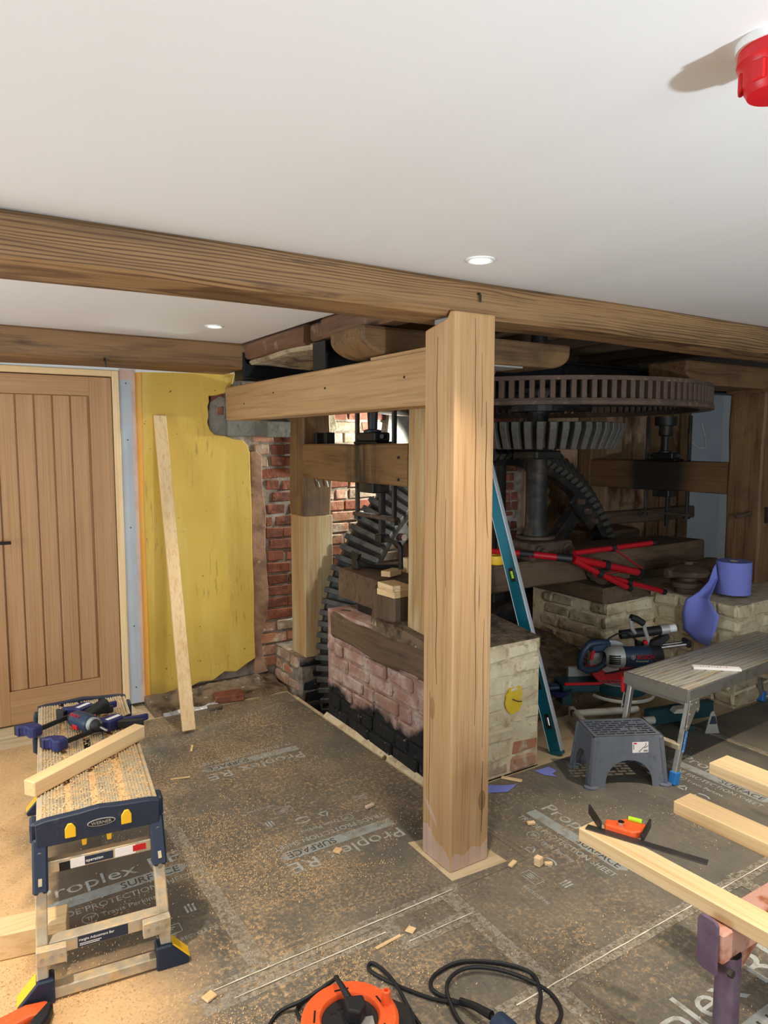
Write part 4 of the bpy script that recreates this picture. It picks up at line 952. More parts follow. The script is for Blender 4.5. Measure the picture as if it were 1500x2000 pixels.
def legset(y_top, y_bot, near):
    for s_ in (-1, 1):
        lg = L_(MB().bar((s_ * 0.163, y_top, HT - 0.075), (s_ * 0.172, y_bot, 0.03), 0.032, 0.045, up=(0, 1, 0)), 'leg', 'alu_dirty', WB, 0.003)
        L_(MB().bar((s_ * 0.164, y_top - 0.004, HT - 0.06), (s_ * 0.167, y_top + (y_bot - y_top) * 0.42 - 0.004, HT - 0.205), 0.042, 0.052, up=(0, 1, 0)), 'hinge_cover', 'navy', lg, 0.006)
        L_(MB().bar((s_ * 0.1645, y_top - 0.03, HT - 0.10), (s_ * 0.167, y_top + (y_bot - y_top) * 0.36 - 0.03, HT - 0.175), 0.010, 0.004, up=(0, 1, 0)), 'slot', 'alu_dirty', lg)
        for q in (0.08, 0.40):
            L_(MB().lathe([(0, -0.032), (0.008, -0.032), (0.008, -0.02)], 10, (s_ * (0.164 + 0.002), y_top + (y_bot - y_top) * q, HT - 0.07 - q * 0.32), 'Y'), 'rivet', 'alu', lg)
        ft = L_(MB().prism([(s_ * 0.14, 0.0), (s_ * 0.235, 0.0), (s_ * 0.238, 0.016), (s_ * 0.185, 0.075), (s_ * 0.14, 0.075)], 'Y', y_bot - 0.026, y_bot + 0.026), 'foot', 'navy', WB, 0.004)
        L_(MB().prism([(s_ * 0.192, 0.072), (s_ * 0.241, 0.018), (s_ * 0.236, 0.012), (s_ * 0.182, 0.070)], 'Y', y_bot - 0.02, y_bot + 0.028), 'foot_stripe', 'yellowplastic', ft, 0.002)
        L_(MB().prism([(s_ * 0.105, 0.115), (s_ * 0.185, 0.118), (s_ * 0.185, 0.165), (s_ * 0.105, 0.162)], 'Y', y_bot - 0.030 + 0.03, y_bot - 0.002 + 0.03).xf(Matrix.Translation((0, -0.022, 0))), 'gusset', 'alu_dirty', WB, 0.002)
        for q in (0.12, 0.145, 0.17):
            L_(MB().lathe([(0, -0.004), (0.005, -0.004), (0.005, 0.002)], 8, (s_ * q, y_bot - 0.021, 0.14), 'Y'), 'rivet', 'alu', WB)
    dy = (y_bot - y_top) / (HT - 0.1)
    yb = lambda z: y_top + (HT - 0.075 - z) * dy
    L_(MB().box(-0.15, 0.15, yb(.36) - 0.012, yb(.36) + 0.014, 0.335, 0.372), 'cross_bar', 'alu_dirty', WB, 0.002)
    ab = L_(MB().box(-0.155, 0.155, yb(.14) - 0.012, yb(.14) + 0.03, 0.118, 0.158), 'adjustment_bar', 'alu_dirty', WB, 0.002)
    L_(MB().box(-0.16, 0.16, y_bot - 0.016, y_bot + 0.022, 0.006, 0.040), 'base_bar', 'alu_dirty', WB, 0.003)
    if near:
        yy = yb(.36) - 0.0128
        L_(MB().box(-0.06, 0.035, yy - 0.0006, yy + 0.001, 0.340, 0.364), 'sticker', 'navy', WB)
        L_(MB().box(-0.085, -0.045, yy - 0.0010, yy + 0.001, 0.338, 0.366), 'sticker', 'paper', WB)
        L_(MB().box(-0.115, -0.083, yy - 0.0009, yy + 0.001, 0.336, 0.362), 'sticker', 'black', WB)
        L_(MB().box(0.04, 0.10, yy - 0.0006, yy + 0.001, 0.339, 0.366), 'sticker', 'paper', WB)
        L_(MB().box(0.092, 0.13, yy - 0.0009, yy + 0.001, 0.345, 0.364), 'sticker', 'red', WB)
        text('k operation', 'paper', WB, frame_mat((-0.052, yy - 0.001, 0.3475), (1, 0, 0), (0, 0, 1)), 0.0125)
        yy = yb(.14) - 0.0128
        L_(MB().box(-0.075, 0.065, yy - 0.0006, yy + 0.001, 0.121, 0.154), 'sticker', 'navy', WB)
        text('Height Adjustment Bar', 'paper', WB, frame_mat((-0.072, yy - 0.001, 0.140), (1, 0, 0), (0, 0, 1)), 0.0105)
        L_(MB().box(-0.070, -0.01, yy - 0.0012, yy, 0.131, 0.133), 'print_line', 'paper', WB)
        L_(MB().box(-0.070, -0.015, yy - 0.0012, yy, 0.126, 0.128), 'print_line', 'paper', WB)
legset(0.03, -0.075, True)
legset(LN - 0.03, LN + 0.075, False)
for s_, yy in ((-1, 0.05), (1, 0.06), (-1, LN - 0.06), (1, LN - 0.07), (-1, LN - 0.30)):
    L_(MB().box(s_ * 0.170, s_ * 0.190, yy - 0.03, yy + 0.03, HT - 0.075, HT - 0.012), 'side_catch', 'navy', WB, 0.006)
rail_o = L_(MB().box(-0.03, 0.035, 0.50, 0.60, HT - 0.013, HT - 0.009), 'handle_slot', 'black', WB)
L_(MB().tube([(-0.045, 0.50, HT + .002), (-0.042, 0.60, HT + .004), (0.05, 0.61, HT + .004), (0.05, 0.51, HT + .002)], 0.004, 6), 'handle_wire', 'alu', rail_o)

# --- things on the platform
def on_bench(x, y, z=0.0, rz=0.0):
    return Matrix.Translation((0.373, 2.185, HT)) @ Matrix.Rotation(R(-7), 4, 'Z') @ Matrix.Translation((x, y, z)) @ Matrix.Rotation(R(rz), 4, 'Z')
def place(name, label, cat, p, rz):
    return thing(name, label, cat, (p[0], p[1], p[2]), R(rz))
off = thing('timber_offcut', 'square sawn timber length lying across the left work platform', 'timber', (0.408, 2.525, 0.5015), R(34.5))
L_(MB().box(-0.245, 0.245, -0.024, 0.024, 0, 0.050), 'length', 'pine_X', off, 0.003)

dr = place('cordless_drill', 'navy and red cordless drill driver lying on the left work platform', 'drill', (0.445, 2.84, 0.502), -65)
L_(MB().lathe([(0, -0.062), (0.028, -0.062), (0.033, -0.052), (0.034, 0.03), (0.031, 0.045), (0, 0.045)], 20, (0, 0, 0.036), 'X'), 'motor_body', 'toolblue', dr, smooth=True)
L_(MB().lathe([(0.0, -0.078), (0.022, -0.076), (0.03, -0.062), (0.0, -0.061)], 20, (0, 0, 0.036), 'X'), 'rear_cap', 'blackplastic', dr, smooth=True)
L_(MB().lathe([(0, 0.045), (0.027, 0.045), (0.028, 0.062), (0.024, 0.064), (0, 0.064)], 20, (0, 0, 0.036), 'X'), 'clutch_ring', 'toolgrey', dr, smooth=True)
L_(MB().lathe([(0, 0.064), (0.023, 0.064), (0.022, 0.085), (0.013, 0.094), (0, 0.094)], 16, (0, 0, 0.036), 'X'), 'chuck', 'blackplastic', dr, smooth=True)
L_(MB().tube([(0.09, 0, 0.036), (0.135, 0.0, 0.031)], 0.0045, 8), 'bit', 'chrome', dr, smooth=True)
L_(MB().tube([(-0.03, 0.02, 0.038), (-0.045, 0.07, 0.045), (-0.055, 0.11, 0.050), (-0.06, 0.135, 0.052)], [0.022, 0.021, 0.023, 0.024], 12), 'grip', 'rubber', dr, smooth=True)
L_(MB().tube([(0.0, 0.03, 0.040), (0.005, 0.046, 0.042)], [0.011, 0.009], 8), 'trigger', 'red', dr, smooth=True)
L_(MB().box(-0.03, 0.0, -0.034, -0.024, 0.012, 0.030), 'slide_switch', 'red', dr, 0.002)
text('BOSCH', 'red', dr, Matrix.Translation((-0.052, -0.028, 0.0585)) @ Matrix.Rotation(R(44), 4, 'X'), 0.017)

def clamp(label, p, rz, m, flip=1):
    t = place('bar_clamp', label, 'clamp', p, rz)
    L_(MB().box(-0.15, 0.165, -0.004, 0.004, 0.012, 0.030), 'bar', 'blackplastic', t, 0.001)
    hd = L_(MB().prism([(-0.165, -0.02), (-0.125, -0.018), (-0.118, 0.012), (-0.13, 0.04), (-0.15, 0.062), (-0.175, 0.066), (-0.185, 0.05), (-0.165, 0.03), (-0.175, 0.0)], 'Z', 0.002, 0.042), 'fixed_jaw', m, t, 0.005)
    L_(MB().box(-0.158, -0.146, 0.062, 0.092, 0.004, 0.040).xf(Matrix.Translation((-0.022, -0.02, 0))), 'jaw_pad', 'blackplastic', hd, 0.003)
    sl = L_(MB().prism([(0.045, -0.026), (0.115, -0.022), (0.125, 0.012), (0.105, 0.03), (0.06, 0.034), (0.035, 0.06), (0.02, 0.058), (0.022, 0.02), (0.036, 0.0)], 'Z', 0.0, 0.044), 'sliding_head', m, t, 0.005)
    L_(MB().box(0.004, 0.018, 0.022, 0.066, 0.002, 0.042), 'jaw_pad', 'blackplastic', sl, 0.003)
    L_(MB().prism([(0.09, -0.024), (0.16, -0.062), (0.195, -0.070), (0.20, -0.058), (0.17, -0.044), (0.118, -0.008)], 'Z', 0.008, 0.034), 'handle', m, sl, 0.004)
    L_(MB().prism([(0.075, -0.026), (0.12, -0.085), (0.145, -0.10), (0.152, -0.088), (0.125, -0.06), (0.10, -0.022)], 'Z', 0.006, 0.036), 'trigger', 'blackplastic', sl, 0.004)
    L_(MB().box(0.05, 0.11, -0.012, 0.006, 0.0438, 0.0446), 'sticker', 'paper', sl)
    return t
clamp('blue bar clamp in front of the drill on the left work platform', (0.47, 2.77, 0.502), 27, 'clampblue')
clamp('blue bar clamp half under the drill at the far end of the platform', (0.40, 2.96, 0.502), 33, 'clampblue')

# --- timber block, saw handle on the floor at the left
tag(B(MB().box(-0.12, 0.10, -0.045, 0.05, 0, 0.085).xf(Matrix.Translation((0.20, 2.40, 0.001)) @ Matrix.Rotation(R(-12), 4, 'Z')), 'timber_block', 'pine_X', origin=(0.2, 2.4, 0), bevel=0.003), 'dust covered timber block on the floor behind the platform leg', 'timber block')
sw = thing('hand_saw', 'orange handled hand saw lying on the sawdust', 'saw', (0.10, 1.99, 0.0), R(8))
pts = [(-0.16, -0.02), (-0.12, 0.055), (-0.04, 0.10), (0.06, 0.105), (0.11, 0.085), (0.118, 0.06), (0.10, 0.035), (0.055, 0.05), (0.0, 0.045), (-0.05, 0.015), (-0.06, -0.06), (-0.12, -0.08)]
L_(MB().prism(pts, 'Z', 0.004, 0.034), 'handle', 'orangeplastic', sw, 0.008, 2, True)
L_(MB().prism([(0.112, 0.078), (0.122, 0.06), (0.10, 0.02), (0.06, -0.02), (0.02, -0.03), (0.03, 0.0), (0.06, 0.04)], 'Z', 0.002, 0.036), 'grip', 'rubber', sw, 0.006)
L_(MB().prism([(-0.1, -0.06), (0.0, -0.05), (-0.05, -0.5), (-0.09, -0.5)], 'Z', 0.012, 0.0145), 'blade', 'chrome', sw)

# --- cable reel
rl = thing('cable_reel', 'orange and black cable reel with its plug on top', 'cable reel', (0.86, 1.50, 0.0), R(-20))
L_(MB().prism([(-0.155, -0.11), (-0.11, 0.115), (-0.06, 0.15), (0.10, 0.125), (0.175, 0.06), (0.165, -0.13), (0.0, -0.17)], 'Z', 0.0, 0.055), 'housing', 'blackplastic', rl, 0.012, 2)
L_(MB().lathe([(0.075, 0.105), (0.08, 0.112), (0.12, 0.112), (0.128, 0.104), (0.128, 0.092), (0.075, 0.092)], 40, (-0.01, -0.005, 0), close=True), 'flange', 'orangeplastic', rl, smooth=True)
L_(MB().lathe([(0, 0.055), (0.118, 0.055), (0.118, 0.092), (0.076, 0.093), (0.076, 0.100), (0, 0.101)], 40, (-0.01, -0.005, 0)), 'drum', 'blackplastic', rl, smooth=True)
for a in (20, 95, 170, 250, 320):
    L_(MB().box(0.09, 0.095, -0.02, 0.02, 0.1115, 0.1128).xf(Matrix.Translation((-0.01, -0.005, 0)) @ Matrix.Rotation(R(a), 4, 'Z')), 'slot', 'black', rl)
L_(MB().lathe([(0, 0.112), (0.014, 0.112), (0.011, 0.145), (0.006, 0.147), (0.005, 0.14), (0, 0.14)], 14, (0.092, 0.018, 0)), 'winding_knob', 'orangeplastic', rl, smooth=True)
for (x, y) in ((-0.05, 0.025), (-0.03, 0.035), (-0.055, -0.02), (0.02, -0.045)):
    L_(MB().box(x - .008, x + .008, y - .003, y + .003, 0.1005, 0.1016), 'socket_slot', 'black', rl)
L_(MB().box(0.005, 0.05, -0.035, -0.005, 0.1006, 0.1014), 'label', 'toolgrey', rl)
pg = L_(MB().prism([(-0.022, 0.03), (0.03, 0.025), (0.034, -0.005), (0.012, -0.035), (-0.018, -0.02)], 'Z', 0.102, 0.142), 'plug', 'rubber', rl, 0.006, 2)
L_(MB().tube([(-0.005, 0.03, 0.125), (-0.02, 0.075, 0.135), (-0.03, 0.115, 0.13)], [0.011, 0.008, 0.006], 8), 'cord_grip', 'rubber', pg, smooth=True)
def cord(name, label, pts, r, m='rubber'):
    from mathutils import geometry
    P_ = [Vector(p) for p in pts]
    out = []
    for i in range(len(P_) - 1):
        p0 = P_[max(i - 1, 0)]; p1 = P_[i]; p2 = P_[i + 1]; p3 = P_[min(i + 2, len(P_) - 1)]
        for k in range(6):
            t = k / 6
            out.append(0.5 * ((2 * p1) + (-p0 + p2) * t + (2 * p0 - 5 * p1 + 4 * p2 - p3) * t * t + (-p0 + 3 * p1 - 3 * p2 + p3) * t ** 3))
    out.append(P_[-1])
    return MB().tube(out, r, 8)
cz = 0.007
mbc = cord('', '', [(0.875, 1.615, 0.13), (0.865, 1.66, 0.08), (0.81, 1.70, 0.03), (0.74, 1.72, cz), (0.68, 1.66, cz), (0.68, 1.58, cz), (0.73, 1.50, cz), (0.76, 1.45, cz)], 0.0055)
tag(B(mbc, 'reel_cord', 'rubber', origin=(0.75, 1.6, 0), smooth=True), 'black cord looping from the plug round the left of the cable reel', 'cord')
mbc = cord('', '', [(0.80, 1.62, cz), (0.79, 1.70, cz), (0.87, 1.73, cz), (0.97, 1.70, cz), (1.02, 1.63, cz), (1.01, 1.58, 0.02)], 0.0055)
tag(B(mbc, 'reel_cord', 'rubber', origin=(0.9, 1.7, 0), smooth=True), 'black cord curving behind the top of the cable reel', 'cord')
mbc = cord('', '', [(1.05, 1.40, cz), (1.06, 1.52, cz), (1.075, 1.62, 0.014), (1.08, 1.70, cz), (1.065, 1.745, cz), (1.045, 1.72, cz), (1.08, 1.63, cz), (1.14, 1.53, cz), (1.19, 1.47, 0.012), (1.21, 1.40, 0.03), (1.215, 1.30, 0.05)], 0.0055)
tag(B(mbc, 'tool_cord', 'rubber', origin=(1.1, 1.6, 0), smooth=True), 'thin black tool cord with a narrow loop right of the reel', 'cord')
mbc = cord('', '', [(1.22, 1.30, 0.05), (1.205, 1.42, 0.03), (1.18, 1.50, cz), (1.16, 1.56, cz), (1.20, 1.60, cz), (1.30, 1.60, cz), (1.40, 1.53, cz), (1.45, 1.45, cz), (1.41, 1.37, 0.014), (1.34, 1.31, cz), (1.36, 1.27, cz), (1.42, 1.30, cz), (1.44, 1.38, cz), (1.38, 1.49, 0.016), (1.29, 1.56, 0.018), (1.20, 1.54, 0.018), (1.16, 1.45, cz), (1.16, 1.37, cz), (1.2, 1.3, cz)], 0.006)
tc_ = tag(B(mbc, 'tool_cord', 'rubber', origin=(1.3, 1.45, 0), smooth=True), 'thick black tool cord coiled in a wide loop on the floor', 'cord')
B(MB().tube([(1.194, 1.47, 0.02), (1.206, 1.42, 0.032), (1.214, 1.36, 0.044)], [0.008, 0.010, 0.012], 8), 'cord_sleeve', 'rubber', tc_, smooth=True)
tl = tag(B(MB().lathe([(0, 0), (0.03, 0.0), (0.035, 0.05), (0.035, 0.20), (0, 0.20)], 14, (0, 0, 0), 'Y').xf(Matrix.Translation((1.218, 1.34, 0.037)) @ Matrix.Rotation(R(178), 4, 'Z')), 'power_tool', 'toolblue', origin=(1.22, 1.3, 0), smooth=True), 'navy power tool end at the foot of the picture holding the thick cord', 'power tool')

# --- trestle with three lengths of planed timber
tr = thing('steel_trestle', 'weathered purple steel trestle carrying planed timber lengths', 'trestle', (1.49, 0.875, 0))
bm_ = B(MB().box(1.448, 2.9, 0.852, 0.912, 0.425, 0.498), 'top_beam', 'pinkrust', tr, 0.004)
B(MB().prism([(0.862, 0.395), (0.900, 0.395), (0.914, 0.410), (0.914, 0.512), (0.904, 0.525), (0.872, 0.525), (0.862, 0.516)], 'X', 1.440, 1.449), 'end_plate', 'purple', bm_, 0.003)
for dy in (0, ):
    B(MB().tube([(1.497, 0.868, 0.43), (1.497, 0.868, 0.002)], 0.028, 16), 'leg', 'purple', tr, smooth=True)
    B(MB().tube([(2.8, 0.865, 0.43), (2.8, 0.865, 0.002)], 0.026, 16), 'leg', 'purple', tr, smooth=True)
B(MB().lathe([(0, 0.42), (0.027, 0.42), (0.027, 0.432), (0, 0.432)], 16, (1.497, 0.868, 0)), 'socket', 'black', tr)
B(MB().bar((1.53, 0.885, 0.36), (1.64, 0.885, 0.425), 0.03, 0.03), 'brace', 'pinkrust', tr, 0.003)
B(MB().bar((1.497, 0.60, 0.015), (1.497, 1.13, 0.015), 0.03, 0.03), 'foot_bar', 'purple', tr, 0.003)
B(MB().bar((2.8, 0.60, 0.015), (2.8, 1.13, 0.015), 0.03, 0.03), 'foot_bar', 'purple', tr, 0.003)
B(MB().lathe([(0, 0.838), (0.009, 0.838), (0.009, 0.848)], 8, (1.468, 0, 0.405), 'Y'), 'bolt', 'iron', tr)
GT = 'planed timber lengths laid over the trestle'
def length(x0, x1, y0, y1, z0, z1, skew, label):
    o = thing('planed_timber', label, 'timber', ((x0 + x1) / 2, y1, z0), R(skew), GT)
    L_(MB().box(-(x1 - x0) / 2, (x1 - x0) / 2, y0 - y1, 0, 0, z1 - z0), 'length', 'pine_Y', o, 0.003)
length(1.463, 1.531, -0.5, 1.295, 0.50, 0.540, 2.5, 'planed timber length with the orange combination square on its end')
length(1.815, 1.900, -0.5, 1.246, 0.50, 0.541, 2.0, 'planed timber length in the middle, its end bare')
length(2.140, 2.245, -0.5, 1.342, 0.50, 0.540, 1.0, 'short showing pinkish timber length furthest to the right')

cs = thing('combination_square', 'orange combination square resting on the end of a planed timber', 'combination square', (1.50, 1.24, 0.541), R(-66))
L_(MB().box(-0.045, 0.265, -0.0125, 0.0125, 0, 0.003), 'rule', 'tool_band', cs, 0.0006)
hd = L_(MB().prism([(0.0, 0.012), (0.075, 0.012), (0.095, 0.03), (0.10, 0.07), (0.07, 0.085), (0.045, 0.078), (0.02, 0.05), (-0.005, 0.04)], 'Z', -0.004, 0.018), 'head', 'orangeplastic', cs, 0.004)
L_(MB().box(-0.006, 0.0, 0.008, 0.105, -0.003, 0.024).xf(Matrix.Rotation(R(36), 4, 'Z')), 'mitre_face', 'iron', hd, 0.001)
L_(MB().box(0.098, 0.104, 0.008, 0.10, -0.003, 0.022), 'square_face', 'iron', hd, 0.001)
L_(MB().tube([(0.05, 0.07, 0.022), (0.085, 0.072, 0.022)], 0.007, 10), 'vial', 'vial', hd, smooth=True)
L_(MB().lathe([(0, 0.012), (0.009, 0.012), (0.009, 0.028), (0, 0.028)], 12, (0.04, 0.03, 0)), 'lock_nut', 'chrome', hd, smooth=True)

# --- grey step stool with slotted top
ss = thing('step_stool', 'charcoal plastic step stool with slotted top and white label', 'step stool', (2.735, 2.185, 0), R(-27))
W, D_, Hs = 0.192, 0.13, 0.238
def side_panel(n_pts):
    return n_pts
TW, TD = 0.166, 0.104
# slotted top: bars between slots
tp = MB()
rows, cols = 7, 6
fw, fd = TW * 2, TD * 2
tp.box(-TW, TW, -TD, -TD + 0.018, Hs - 0.012, Hs).box(-TW, TW, TD - 0.018, TD, Hs - 0.012, Hs).box(-TW, -TW + 0.02, -TD + .018, TD - .018, Hs - 0.012, Hs).box(TW - 0.02, TW, -TD + .018, TD - .018, Hs - 0.012, Hs)
iy0, iy1 = -TD + 0.018, TD - 0.018
ph = (iy1 - iy0) / rows
for r_ in range(rows + 1):
    tp.box(-TW + .02, TW - .02, iy0 + r_ * ph - 0.0038, iy0 + r_ * ph + 0.0038, Hs - 0.004, Hs - 0.0005)
for r_ in range(rows):
    for q in range(-1, cols + 1):
        xx = -TW + .02 + (2 * TW - .04) * (q + 0.5 * (r_ % 2)) / cols
        if -TW + .02 < xx < TW - .02:
            solid = (r_ == 2 and q in (3, 4)) or (r_ == 5 and q in (4, 5))
            tp.box(xx - 0.004, xx + (0.034 if solid else 0.004), iy0 + r_ * ph, iy0 + (r_ + 1) * ph, Hs - 0.004, Hs - 0.001)
L_(tp, 'slotted_top', 'greyplastic', ss)
def arch_panel(half_bot, half_top, out_bot, out_top, z_top, aw, ah, thick, rot):
    # panel in local x,z leaning outwards; arch cut out of its lower edge
    n = 12
    pts = [(-half_bot, 0.0), (-aw, 0.0)]
    for i in range(1, n):
        a = math.pi * (1 - i / n)
        pts.append((aw * math.cos(a), ah * math.sin(a) ** 0.8))
    pts += [(aw, 0.0), (half_bot, 0.0), (half_top, z_top), (-half_top, z_top)]
    mb = MB()
    m_ = len(pts)
    def P3(p, off):
        t = p[1] / z_top
        return (p[0], -(out_bot + (out_top - out_bot) * t) + off, p[1])
    vs = [P3(p, 0) for p in pts] + [P3(p, thick) for p in pts]
    # faces: fan strips so that the concave outline fills properly
    nt = len(pts)
    top_l, top_r = nt - 1, nt - 2
    fs = []
    arch = list(range(1, n + 1 + 1))   # 1..n+1 indices along the arch
    fs.append((0, 1, top_l))
    for i in range(1, n // 2 + 1): fs.append((i, i + 1, top_l))
    fs.append((n // 2 + 1, top_r, top_l))
    for i in range(n // 2 + 1, n + 1): fs.append((i, i + 1, top_r))
    fs.append((n + 1, n + 2, top_r))
    allf = [tuple(f) for f in fs] + [tuple(j + nt for j in f)[::-1] for f in fs]
    for i in range(nt):
        j = (i + 1) % nt
        allf.append((i, j, j + nt, i + nt))
    mb.add(vs, allf)
    return mb.xf(Matrix.Rotation(R(rot), 4, 'Z'))
f0 = L_(arch_panel(W, TW + .002, D_, TD + 0.002, Hs, 0.115, 0.125, 0.006, 0), 'front_panel', 'greyplastic', ss)
L_(arch_panel(W, TW + .002, D_, TD + 0.002, Hs, 0.115, 0.125, 0.006, 180), 'rear_panel', 'greyplastic', ss)
L_(arch_panel(D_, TD + .002, W, TW + 0.002, Hs, 0.075, 0.135, 0.006, 90), 'end_panel', 'greyplastic', ss)
L_(arch_panel(D_, TD + .002, W, TW + 0.002, Hs, 0.075, 0.135, 0.006, -90), 'end_panel', 'greyplastic', ss)
for sx in (-1, 1):
    for sy in (-1, 1):
        L_(MB().bar((sx * (W - 0.012), sy * (D_ - 0.012), 0.004), (sx * (TW - 0.008), sy * (TD - 0.008), Hs - 0.004), 0.03, 0.03), 'corner_leg', 'greyplastic', ss, 0.01, 2)
        L_(MB().lathe([(0, 0), (0.034, 0), (0.034, 0.008), (0.02, 0.012), (0, 0.012)], 16, (sx * (W - 0.014), sy * (D_ - 0.012), 0)), 'foot_pad', 'greyplastic', ss)
tilt = math.atan2(D_ - TD - 0.002, Hs)
def on_front(x, z, lift):
    yy = -(D_ + (TD + 0.002 - D_) * z / Hs) - lift
    return frame_mat((x, yy, z), (1, 0, 0), (0, math.sin(tilt), math.cos(tilt)))
lab = L_(MB().box(0, 0.078, 0, 0.05, 0, 0.0008).xf(on_front(0.018, 0.158, 0.0005)), 'label', 'paper', f0)
L_(MB().box(0.006, 0.022, 0.041, 0.047, 0.0009, 0.0014).xf(on_front(0.018, 0.158, 0.0005)), 'label_logo', 'red', lab)
for i in range(4):
    L_(MB().box(0.004, 0.008, 0.034 - i * 0.006, 0.038 - i * 0.006, 0.0009, 0.0014).xf(on_front(0.018, 0.158, 0.0005)), 'label_mark', 'ink', lab)
for i in range(7):
    L_(MB().box(0.055 + i * 0.003, 0.0565 + i * 0.003, 0.004, 0.013, 0.0009, 0.0014).xf(on_front(0.018, 0.158, 0.0005)), 'label_bar', 'ink', lab)
L_(MB().tube([(0.034, 0.012, 0.0013), (0.030, 0.006, 0.0013), (0.036, 0.004, 0.0013), (0.040, 0.014, 0.0013), (0.046, 0.016, 0.0013), (0.048, 0.022, 0.0013), (0.056, 0.024, 0.0013), (0.060, 0.030, 0.0013), (0.066, 0.034, 0.0013), (0.066, 0.046, 0.0013)], 0.0011, 5).xf(on_front(0.018, 0.158, 0.0005)), 'handwriting', 'ink', lab)
L_(MB().tube([(0.058, 0.022, 0.0013), (0.068, 0.026, 0.0013), (0.076, 0.032, 0.0013)], 0.0011, 5).xf(on_front(0.018, 0.158, 0.0005)), 'handwriting', 'ink', lab)

# --- right work platform
WP = thing('work_platform', 'paint spattered aluminium work platform behind the charcoal step stool', 'work platform', (2.93, 2.13, 0), R(3.5))
HP, LP_, WP_ = 0.45, 1.32, 0.17
for k in range(6):
    y0 = -WP_ + k * (2 * WP_ / 6)
    L_(MB().prism([(y0 + 0.002, HP - 0.03), (y0 + 0.002, HP - 0.003), (y0 + 0.007, HP), (y0 + 0.024, HP), (y0 + 0.028, HP - 0.003), (y0 + 0.033, HP), (y0 + 0.05, HP), (y0 + 0.0555, HP - 0.003), (y0 + 0.0555, HP - 0.03)], 'X', 0.0, LP_), 'deck_plank', 'alu_worn', WP)
for y0 in (-WP_ - 0.006, WP_ - 0.004):
    L_(MB().box(0.0, LP_, y0, y0 + 0.010, HP - 0.06, HP - 0.002), 'side_rail', 'alu', WP, 0.002)
L_(MB().box(-0.012, 0.0, -WP_ - 0.006, WP_ + 0.006, HP - 0.062, HP - 0.001), 'end_rail', 'alu', WP, 0.002)
L_(MB().box(-0.014, 0.01, WP_ + 0.004, WP_ + 0.020, HP - 0.11, HP - 0.03), 'corner_cap', 'red', WP, 0.004)
for s_ in (-1, 1):
    for (xt, xb) in ((0.03, -0.06), (LP_ - 0.03, LP_ + 0.06)):
        lg = L_(MB().bar((xt, s_ * 0.158, HP - 0.06), (xb, s_ * 0.150, 0.025), 0.030, 0.026, up=(0, 1, 0)), 'leg', 'alu', WP, 0.003)
        L_(MB().bar((xb + 0.008, s_ * 0.151, 0.06), (xb - 0.002, s_ * 0.149, 0.0), 0.044, 0.036, up=(0, 1, 0)), 'foot', 'clampfoot', lg, 0.004)
        if s_ == -1 and xt < 0.1:
            L_(MB().bar((xt - 0.035, s_ * 0.158 - 0.0145, HP - 0.20), (xb + 0.035, s_ * 0.154 - 0.0145, 0.15), 0.020, 0.001, up=(0, 1, 0)), 'sticker', 'stickerblue', lg)
    L_(MB().prism([(0.005, HP - 0.055), (0.085, HP - 0.055), (0.09, HP - 0.10), (0.075, HP - 0.125), (0.06, HP - 0.11), (0.0, HP - 0.19), (-0.022, HP - 0.19)], 'Y', s_ * 0.176 - 0.002, s_ * 0.176 + 0.002), 'hinge_plate', 'alu', WP, 0.001)
    for q in ((0.02, HP - 0.075), (0.06, HP - 0.075), (0.075, HP - 0.11), (0.005, HP - 0.12), (-0.012, HP - 0.175)):
        L_(MB().lathe([(0, -0.005), (0.006, -0.005), (0.006, 0.005), (0, 0.005)], 8, (q[0], s_ * 0.176, q[1]), 'Y'), 'rivet', 'alu', WP)
L_(MB().box(0.012, 0.045, -0.15, 0.15, HP - 0.085, HP - 0.062), 'top_bar', 'alu', WP, 0.002)
L_(MB().box(-0.05, -0.015, -0.16, 0.16, 0.165, 0.19), 'step_bar', 'alu_dirty', WP, 0.002)
L_(MB().box(LP_ + 0.005, LP_ + 0.04, -0.16, 0.16, 0.165, 0.19), 'step_bar', 'alu_dirty', WP, 0.002)
mbat = tag(B(MB().box(-0.11, 0.12, -0.022, 0.022, 0.0, 0.012).xf(Matrix.Translation((3.33, 2.075, 0.4505)) @ Matrix.Rotation(R(-42), 4, 'Z')), 'marked_batten', 'paper', origin=(3.33, 2.075, 0.45), bevel=0.001), 'white painted batten with pencilled numbers lying on the right platform', 'batten')

MBAT = Matrix.Translation((3.33, 2.075, 0.4505)) @ Matrix.Rotation(R(-42), 4, 'Z')
for i in range(10):
    x0 = -0.075 + i * 0.014
    B(MB().box(x0, x0 + 0.004, -0.008 + 0.004 * (i % 3), 0.002 + 0.003 * (i % 2), 0.0118, 0.0125).xf(MBAT), 'pencil_mark', 'ink', mbat)

